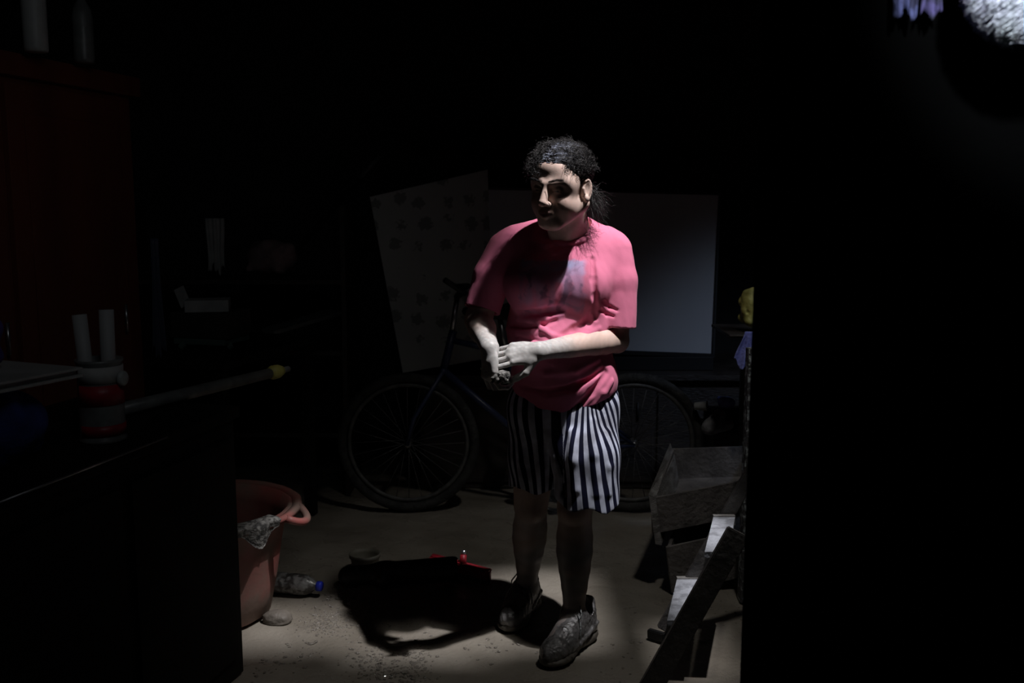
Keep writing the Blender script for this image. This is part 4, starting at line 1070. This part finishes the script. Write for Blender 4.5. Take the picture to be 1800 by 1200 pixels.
MB().tube([BBk + [0, -.06, 0], BBk + [.12, -.06, -.11]], .009, 8).build('crank', M['chrome'], bike); MB().tube([BBk + [0, .06, 0], BBk + [-.12, .06, .11]], .009, 8).build('crank', M['chrome'], bike)
for q in (BBk + [.12, -.10, -.11], BBk + [-.12, .10, .11]): MB().box(q, (.09, .07, .02)).build('pedal', M['rubber'], bike)
# carton with small things, right of the wheel
bx0, by0, bh = 1.07, 4.28, P(1260, 762, 4.15)[2]
o = MB().box((bx0 + .02, by0 + .05, bh / 2), (.40, .34, bh), bev=.006).build('carton', M['cardboard']); tag(o, 'dark cardboard carton on the floor right of the bicycle wheel', 'box')
sp = P(1262, 745, 4.17)
fs_ = Field((sp[0] - .10, 4.05, bh - .01), (sp[0] + .10, 4.27, bh + .13), .003)
fs_.cone((sp[0] - .05, 4.13, bh + .03), (sp[0] + .045, 4.18, bh + .035), .030, .027, .02); fs_.cone((sp[0] - .03, 4.13, bh + .05), (sp[0] + .0, 4.15, bh + .085), .03, .026, .03)
fs_.cone((sp[0] - .02, 4.13, bh + .09), (sp[0] - .0, 4.14, bh + .16), .020, .024, .004, 'sub'); Vz, Qz = fs_.mesh(); Vz[:, 2] = np.maximum(Vz[:, 2], bh + .001)
o = np_mesh('child_shoe', Vz, Qz, mat('grey_muddy_fabric', (.24, .24, .25), .8, (.13, .13, .13), 30, .5, 90), None); tag(o, 'small grey muddy shoe on the dark carton', 'shoe')
c_ = P(1276, 715, 4.30)
stk = MB().box((c_[0] + .02, 4.33, bh + (c_[2] - bh) * .42), (.20, .16, (c_[2] - bh) * .84), bev=.01).build('small_box', M['blackwood']); tag(stk, 'small black box standing on the carton behind the grey shoe', 'box')
zt2 = bh + (c_[2] - bh) * .84
cloth_heap('white_bag', (P(1278, 700, 4.30)[0], 4.31, zt2 + .032), (.05, .045, .033), 31, M['lightblue'], 'small crumpled pale blue bag on the small black box', 'bag', .003)
# cup perched on the rear tyre side carton
cu = P(1233, 697, 4.25)
cup = empty('cup', (cu[0], 4.27, zt2), 'small white cup lying beside the crumpled bag', 'cup')
MB().lathe((cu[0] - .030 + .005, 4.27, zt2 + .024), [(0, 0), (.016, 0), (.017, .002), (.022, .055), (.024, .056), (.020, .054), (.014, .004), (0, .004)], 24, axis=(1, -.4, .1)).build('cup_body', M['white'], cup)
# right: shelf with yellow bag, blue cloth, muddy upright board
SY = 3.72; sh = P(1300, 588, SY)
shf = empty('wall_shelf', (sh[0] + .18, SY + .1, sh[2]), 'thin metal edged shelf at the right behind the door jamb', 'shelf')
MB().box((sh[0] + .32, SY + .17, sh[2] - .006), (.72, .34, .012), bev=.002).build('shelf_board', M['darkwood'], shf)
MB().tube([P(1283, 589, SY - .005), (sh[0] + .66, SY - .005, P(1283, 589, SY - .005)[2])], .004, 8).build('edge_rod', M['chrome'], shf)
for (lx, ly) in ((.65, .02), (.65, .32), (.10, .32)):
    MB().box((sh[0] + lx, SY + ly, (sh[2] - .012) / 2), (.03, .03, sh[2] - .012)).build('leg', M['darkwood'], shf)
yb = P(1322, 538, SY + .03)
cloth_heap('yellow_bag', (yb[0] + .018, SY + .08, sh[2] + .098), (.062, .055, .10), 12, M['yellow'], 'crumpled yellow bag standing on the right shelf', 'bag', .0035, 18)
bc = P(1316, 614, SY - .03)
hang('blue_cloth', (bc[0] + .012, SY - .035, bc[2] + .005), .11, .13, .012, M['lightblue'], 'pale blue cloth hanging below the right shelf edge', 'cloth', 5, .018)
dk = P(1325, 420, SY + .25)
ub = empty('upright_board', P(1320, 1060, 3.30), 'muddy speckled upright board beside the door jamb', 'board')
for (x0, x1, y_, t_, nm) in ((1309, 1322, 3.30, .05, 'board_strip'), (1323, 1345, 3.33, .04, 'board_strip')):
    top = P((x0 + x1) / 2, 612, y_); bot = P((x0 + x1) / 2 - 4, 1000, y_); wd = (x1 - x0) / FPX * 3.4
    MB().box(((top[0] + bot[0]) / 2, y_, top[2] / 2), (wd, t_, top[2]), bev=.003).build(nm, M['speckle'], ub)
# two old drawers stacked near the jamb
def drawer(cs, h, th, root, m, down=(0, 0, -1)):
    """open drawer from its four upper corners near-left, near-right, far-right, far-left"""
    dn = np.array(down, float) * h; ctr = sum(cs) / 4
    for i, nm in enumerate(('near_board', 'side_board', 'far_board', 'side_board')):
        a, b = cs[i], cs[(i + 1) % 4]; d = (b - a) / np.linalg.norm(b - a); inw = ctr - (a + b) / 2; inw -= d * (inw @ d); dh = dn / np.linalg.norm(dn); inw -= dh * (inw @ dh); inw /= np.linalg.norm(inw)
        if i % 2: a = a + d * th; b = b - d * th
        MB().hexa([a, b, b + inw * th, a + inw * th], [a + dn, b + dn, b + dn + inw * th, a + dn + inw * th]).build(nm, m, root)
    q = [c + dn * .93 + (ctr - c) * .03 for c in cs]
    MB().hexa(q, [c + dn * .05 for c in q]).build('bottom_board', m, root)
A = P(1146, 876, 3.42); B = P(1322, 842, 3.50); Cc = P(1325, 783, 3.92); Dd = P(1180, 788, 3.90)
dA = empty('drawer', (A + B + Cc + Dd) / 4 - np.array([0, 0, .15]), 'old wooden drawer, upper one of the stacked pair by the jamb', 'drawer', 'stacked drawers by the jamb')
drawer([A, B, Cc, Dd], .135, .013, dA, M['drawerwood'], (.05, .02, -1))
# raised left end board of the upper drawer
MB().hexa([P(1140, 868, 3.40), P(1152, 874, 3.42), P(1186, 800, 3.88), P(1178, 778, 3.88)], [P(1152, 956, 3.41), P(1163, 958, 3.42), P(1196, 860, 3.86), P(1186, 860, 3.86)]).build('end_board', M['greywood'], dA)
A2 = P(1172, 962, 3.36); B2 = P(1330, 928, 3.42); C2 = P(1335, 880, 3.85); D2 = P(1198, 890, 3.85)
dB = empty('drawer', (A2 + B2 + C2 + D2) / 4 * np.array([1, 1, 0]), 'old wooden drawer on the floor, lower one of the stacked pair by the jamb', 'drawer', 'stacked drawers by the jamb')
zb = .0
def todown(c): return c[2] - zb
hgt = min(todown(c) for c in (A2, B2, C2, D2)) - .012
drawer([A2, B2, C2, D2], A2[2] - .004, .013, dB, M['drawerwood'], (.13, .0, -1))
# small step ladder lying slanted: far rail, near rail, treads
lad = empty('step_ladder', (.62, 2.9, 0), 'broken dark wooden step ladder with pale treads leaning toward the jamb', 'ladder')
far0, far1 = P(1170, 1098, 3.02), P(1331, 812, 3.06); far0[2] = max(far0[2], .02)
near0, near1 = P(1139, 1216, 2.62), P(1298, 934, 2.64)
MB().plank(far0 - (far1 - far0) * .03, far1, .044, .022, (1, 0, .4)).build('rail', M['railwood'], lad)
MB().plank(near0, near1, .066, .022, (1, 0, .4)).build('rail', M['railwood'], lad)
for (py0, py1, px0, px1, px2) in ((908, 988, 1254, 1292, 1238), (1017, 1107, 1190, 1234, 1172)):
    a0 = P(px0, py0, 3.02); b0 = P(px1, py0 + 3, 3.02); z = a0[2]
    t_ = 2.66 / 3.02
    # horizontal tread between the rails
    a1 = P(px2, py1, 2.70); a1[2] = z; b0[2] = z; b1 = a1 + (b0 - a0)
    tr_ = MB().hexa([a0, b0, b1, a1], [q - np.array([0, 0, .018]) for q in (a0, b0, b1, a1)]).build('tread', M['alu'], lad, 'pale worn tread')
    MB().hexa([a0 + [0, -.004, .004], b0 + [0, -.004, .004], b0 + [0, .014, .004], a0 + [0, .014, .004]], [q + np.array([0, 0, -.030]) for q in (a0 + [0, -.004, .004], b0 + [0, -.004, .004], b0 + [0, .014, .004], a0 + [0, .014, .004])]).build('tread_lip', M['greywood'], tr_)
bf = MB().plank(P(1168, 1120, 2.96), P(1140, 1112, 3.0) + np.array([.0, 0, .0]), .03, .02, (0, 0, 1)); bf.build('foot_block', M['rubber'], lad)
# tub
TC = np.array([-1.055, 3.20, 0.0]); TH = .385
tub = empty('tub', TC, 'large muddy pinkish plastic tub with flared rim behind the counter', 'tub')
MB().lathe(TC, [(0, .004), (.20, .004), (.212, .012), (.235, .12), (.258, .26), (.272, TH - .05), (.292, TH - .035), (.296, TH - .008), (.318, TH), (.328, TH - .006), (.330, TH - .020), (.322, TH - .016), (.30, TH - .012), (.284, TH - .006), (.262, TH - .06), (.228, .12), (.205, .02), (0, .018)], 72, flute=.004, nf=18).build('tub_shell', M['tubred'], tub)
hd = MB()
ang = math.radians(-8); hp = []
for t in np.linspace(-1, 1, 13):
    a = ang + t * .20; hp.append(TC + np.array([(.325 + .038 * (1 - t * t)) * math.cos(a), (.325 + .038 * (1 - t * t)) * math.sin(a), TH - .012 - .025 * (1 - t * t)]))
hd.tube(hp, .013, 10).build('handle', M['tubred'], tub, 'pink rim handle')
# rag over the near rim
V = []; Fq = []; nu, nv = 22, 12
for s_ in (0, 1):
    for i in range(nu + 1):
        for j in range(nv + 1):
            a = math.radians(-74 + 46 * i / nu); v = j / nv
            if v < .35: r = .290 + .040 * (v / .35); z = TH + .007
            else: q = (v - .35) / .65; r = .336 - .012 * q + .006 * math.sin(i * .9); z = TH + .007 - .055 * q * (1 + .5 * math.sin(i * .5))
            r += .005 * s_ * (1 if v >= .35 else 0); z += .005 * s_ * (1 if v < .4 else 0)
            V.append(TC + np.array([r * math.cos(a), r * math.sin(a), z]))
n1 = (nu + 1) * (nv + 1)
for i in range(nu):
    for j in range(nv):
        a = i * (nv + 1) + j; Fq.append((a, a + 1, a + nv + 2, a + nv + 1)); Fq.append((a + n1, a + n1 + nv + 1, a + n1 + nv + 2, a + n1 + 1))
for i in range(nu):
    for j in (0, nv): a = i * (nv + 1) + j; Fq.append((a, a + nv + 1, a + nv + 1 + n1, a + n1))
for j in range(nv):
    for i in (0, nu): a = i * (nv + 1) + j; Fq.append((a, a + 1, a + 1 + n1, a + n1))
o = MB().add(V, Fq, True).build('wet_rag', M['rag']); tag(o, 'wet greyish rag draped over the near rim of the tub', 'rag')
# plastic bottle with a blue cap
b0 = np.array([-.872, 3.375, .040]); ax = np.array([.985, -.20, -.012]); ax /= np.linalg.norm(ax)
bot = empty('bottle', (b0[0], b0[1], 0), 'muddy clear plastic bottle with blue cap lying beside the tub', 'bottle')
MB().lathe(b0, [(0, 0), (.030, .0), (.037, .008), (.037, .05), (.0355, .055), (.037, .06), (.038, .115), (.034, .135), (.022, .156), (.0135, .168), (.0135, .180)], 36, axis=ax).build('bottle_body', M['clear'], bot)
cp = b0 + ax * .170
MB().lathe(cp, [(.0150, 0), (.0175, .001), (.0178, .016), (.0165, .019), (0, .0195)], 28, axis=ax, flute=.02, nf=14).build('cap', M['bluecap'], bot, 'blue screw cap')
# stone
def rock(name, c, r, seed, m, lab, cat):
    bm = bmesh.new(); bmesh.ops.create_icosphere(bm, subdivisions=4, radius=1); V = np.array([v.co[:] for v in bm.verts])
    d = 1 + .10 * nz(V, 2.2, seed) + .04 * nz(V, 6, seed + 1); V = V * d[:, None]; V[:, 2] = np.where(V[:, 2] < 0, V[:, 2] * .4, V[:, 2])
    for v, q in zip(bm.verts, V): v.co = Vector((c[0] + q[0] * r[0], c[1] + q[1] * r[1], c[2] + q[2] * r[2]))
    me = bpy.data.meshes.new(name); bm.to_mesh(me); bm.free(); me.shade_smooth(); o = link_mesh(name, me, m); return tag(o, lab, cat)
g = G(487, 1093)
rock('stone', (g[0], g[1] + .015, .004), (.054, .042, .030), 5, M['stone'], 'flat round muddy stone on the floor below the bottle', 'stone')
# red squeegee head
g0 = G(757, 999); g1 = G(862, 1026)
sq = empty('squeegee', ((g0[0] + g1[0]) / 2, (g0[1] + g1[1]) / 2, 0), 'red plastic squeegee head with short metal stub lying on the mud', 'squeegee')
a = np.array([g0[0], g0[1], .034]); b = np.array([g1[0], g1[1], .030])
MB().plank(a, b, .042, .022, (0, 0, 1), .006).build('head_bar', M['red'], sq)
MB().plank(a + [0, .02, .010], b + [0, .02, .010], .03, .010, (0, 1, .3), .004).build('rib', M['red'], sq)
MB().plank(a + [0, -.005, -.022], b + [0, -.005, -.022], .026, .006, (0, 0, 1), .002).build('blade', M['rubber'], sq)
m_ = a + (b - a) * .55
MB().tube([m_ + [0, .01, .012], m_ + [.002, .018, .050]], [.014, .012], 16).build('socket', M['red'], sq)
MB().tube([m_ + [.002, .018, .046], m_ + [.003, .022, .066]], .009, 14).build('stub', M['chrome'], sq, 'metal stub')
for t in np.linspace(.06, .94, 8):
    q = a + (b - a) * t; MB().box(q + np.array([0, -.012, .018]), (.008, .008, .012), bev=.002).build('lug', M['red'], sq)
# beige pot and black boot in the shadow
pg = G(640, 1008)
pot = empty('pot', (pg[0], pg[1] + .03, 0), 'small beige plastic pot standing on the mud at the left end of the shadow', 'pot')
pc_ = np.array([pg[0], pg[1] + .03, -.004])
MB().lathe(pc_, [(0, 0), (.044, 0), (.048, .006), (.055, .060), (.060, .062), (.061, .075), (.057, .076), (.050, .060), (.044, .012), (0, .012)], 40).build('pot_shell', M['beige'], pot)
bg = G(690, 1030)
bo = Field((bg[0] - .24, bg[1] - .10, -.004), (bg[0] + .30, bg[1] + .14, .13), .004)
bo.cone((bg[0] - .165, bg[1], .04), (bg[0] - .03, bg[1] + .01, .045), .036, .038, .02); bo.cone((bg[0] - .03, bg[1] + .01, .045), (bg[0] + .22, bg[1] + .04, .05), .042, .048, .03)
bo.cone((bg[0] - .02, bg[1] + .01, .04), (bg[0] - .03, bg[1] - .03, .035), .036, .026, .02); bo.cone((bg[0] + .15, bg[1] + .032, .05), (bg[0] + .32, bg[1] + .05, .052), .038, .042, .004, 'sub')
Vz, Qz = bo.mesh(); Vz[:, 2] = np.maximum(Vz[:, 2], -.002)
o = np_mesh('rubber_boot', Vz, Qz, M['rubber'], None); tag(o, 'black rubber boot lying in the dark shadow left of the woman', 'boot')
# lumps of wet mud (nobody could count them)
def lumps(name, centers, lab):
    bm0 = bmesh.new(); bmesh.ops.create_icosphere(bm0, subdivisions=1, radius=1); base = np.array([v.co[:] for v in bm0.verts]); bm0.verts.index_update()
    fc = np.array([[v.index for v in f.verts] for f in bm0.faces]); bm0.free(); V = []; Fq = []; o = 0; r_ = np.random.default_rng(5)
    for (px, py, sx, sy, n, big) in centers:
        for i in range(n):
            g = G(px + r_.normal() * sx, py + r_.normal() * sy); s = abs(r_.normal()) * big + .0010
            q = base * (1 + .28 * r_.normal(size=base.shape)) * s * np.array([r_.uniform(.8, 1.8), r_.uniform(.8, 1.8), r_.uniform(.25, .6)])
            a = r_.uniform(0, 6.3); q = q @ np.array([[math.cos(a), -math.sin(a), 0], [math.sin(a), math.cos(a), 0], [0, 0, 1]])
            V.append(q + np.array([g[0], g[1], floorz(g[0], g[1]) + s * .2])); Fq.append(fc + o); o += len(base)
    V = np.concatenate(V); Fq = np.concatenate(Fq)
    me = bpy.data.meshes.new(name); me.from_pydata(V.tolist(), [], Fq.tolist()); me.update(); ob = link_mesh(name, me, M['mud']); tag(ob, lab, 'mud', None, 'stuff'); return ob
lumps('mud_lumps', [(600, 1085, 38, 16, 520, .0016), (570, 1100, 24, 8, 160, .0019), (690, 1090, 22, 8, 140, .0016), (600, 1044, 18, 5, 60, .003), (615, 1025, 10, 6, 30, .003),
                    (660, 1155, 32, 16, 170, .0026), (690, 1185, 34, 12, 190, .0024), (735, 1160, 12, 20, 120, .0022), (480, 1165, 20, 10, 40, .003), (540, 1140, 14, 14, 40, .0028),
                    (860, 1140, 40, 14, 30, .0026), (1080, 1150, 60, 30, 40, .002), (560, 1045, 60, 40, 60, .0016), (1290, 1075, 20, 14, 30, .002)],
      'glinting lumps of wet mud scattered over the floor')
# shaggy bundle and cloths on the outside of the front wall, top right
fc0 = P(1834, -46, 1.385); FR = .097
fur = empty('mop_head', fc0, 'white shaggy round mop head hanging in the top right corner', 'mop')
bm = bmesh.new(); bmesh.ops.create_icosphere(bm, subdivisions=4, radius=FR * .93); me = bpy.data.meshes.new('core'); bm.to_mesh(me); bm.free(); me.transform(Matrix.Translation(Vector(fc0))); link_mesh('core', me, M['fur'], fur, None, True)
ys_ = []
r_ = np.random.default_rng(8)
for i in range(15000):
    d = r_.normal(size=3); d /= np.linalg.norm(d)
    if d[1] > .75: continue
    p0 = fc0 + d * FR * .91; dd = d * .40 + np.array([-.75, -.1, -.10]) + r_.normal(size=3) * .12; dd /= np.linalg.norm(dd)
    t = np.linspace(0, 1, 5)[:, None]; ys_.append(p0 + dd * t * r_.uniform(.010, .020) + d * .004 * np.sin(t * 3) + np.array([0, 0, -.004]) * t ** 2)
fy = strands('yarn', ys_, .00065, M['fur'], fur); fy['kind'] = 'stuff'
MB().tube([fc0 + [0, 0, FR * .8], fc0 + [0, .03, FR + .10], (fc0[0], 1.50, fc0[2] + FR + .13)], .008, 10).build('handle', M['darkwood'], fur)
h1 = P(1594, -40, 1.47); h2 = P(1636, -40, 1.47); h1[2] += .009; h2[2] += .009
hang('hanging_cloth', (h1[0], 1.465, h1[2] + .045), .036, .215, .010, M['navycloth'], 'pale blue cloth hanging at the top right, left one of the pair', 'cloth', 7, .006)
hang('hanging_cloth', (h2[0], 1.465, h2[2] + .045), .038, .215, .010, M['violetcloth'], 'dark violet cloth hanging at the top right, right one of the pair', 'cloth', 9, .006)
rod = MB().tube([(h1[0] - .06, 1.47, h1[2] + .155), (h2[0] + .06, 1.47, h1[2] + .155)], .006, 8).tube([(h1[0] - .055, 1.47, h1[2] + .155), (h1[0] - .055, 1.502, h1[2] + .155)], .005, 8).tube([(h2[0] + .055, 1.47, h1[2] + .155), (h2[0] + .055, 1.502, h1[2] + .155)], .005, 8).build('towel_rod', M['frame'])
tag(rod, 'thin dark rod carrying the two cloths on the front wall', 'rod')
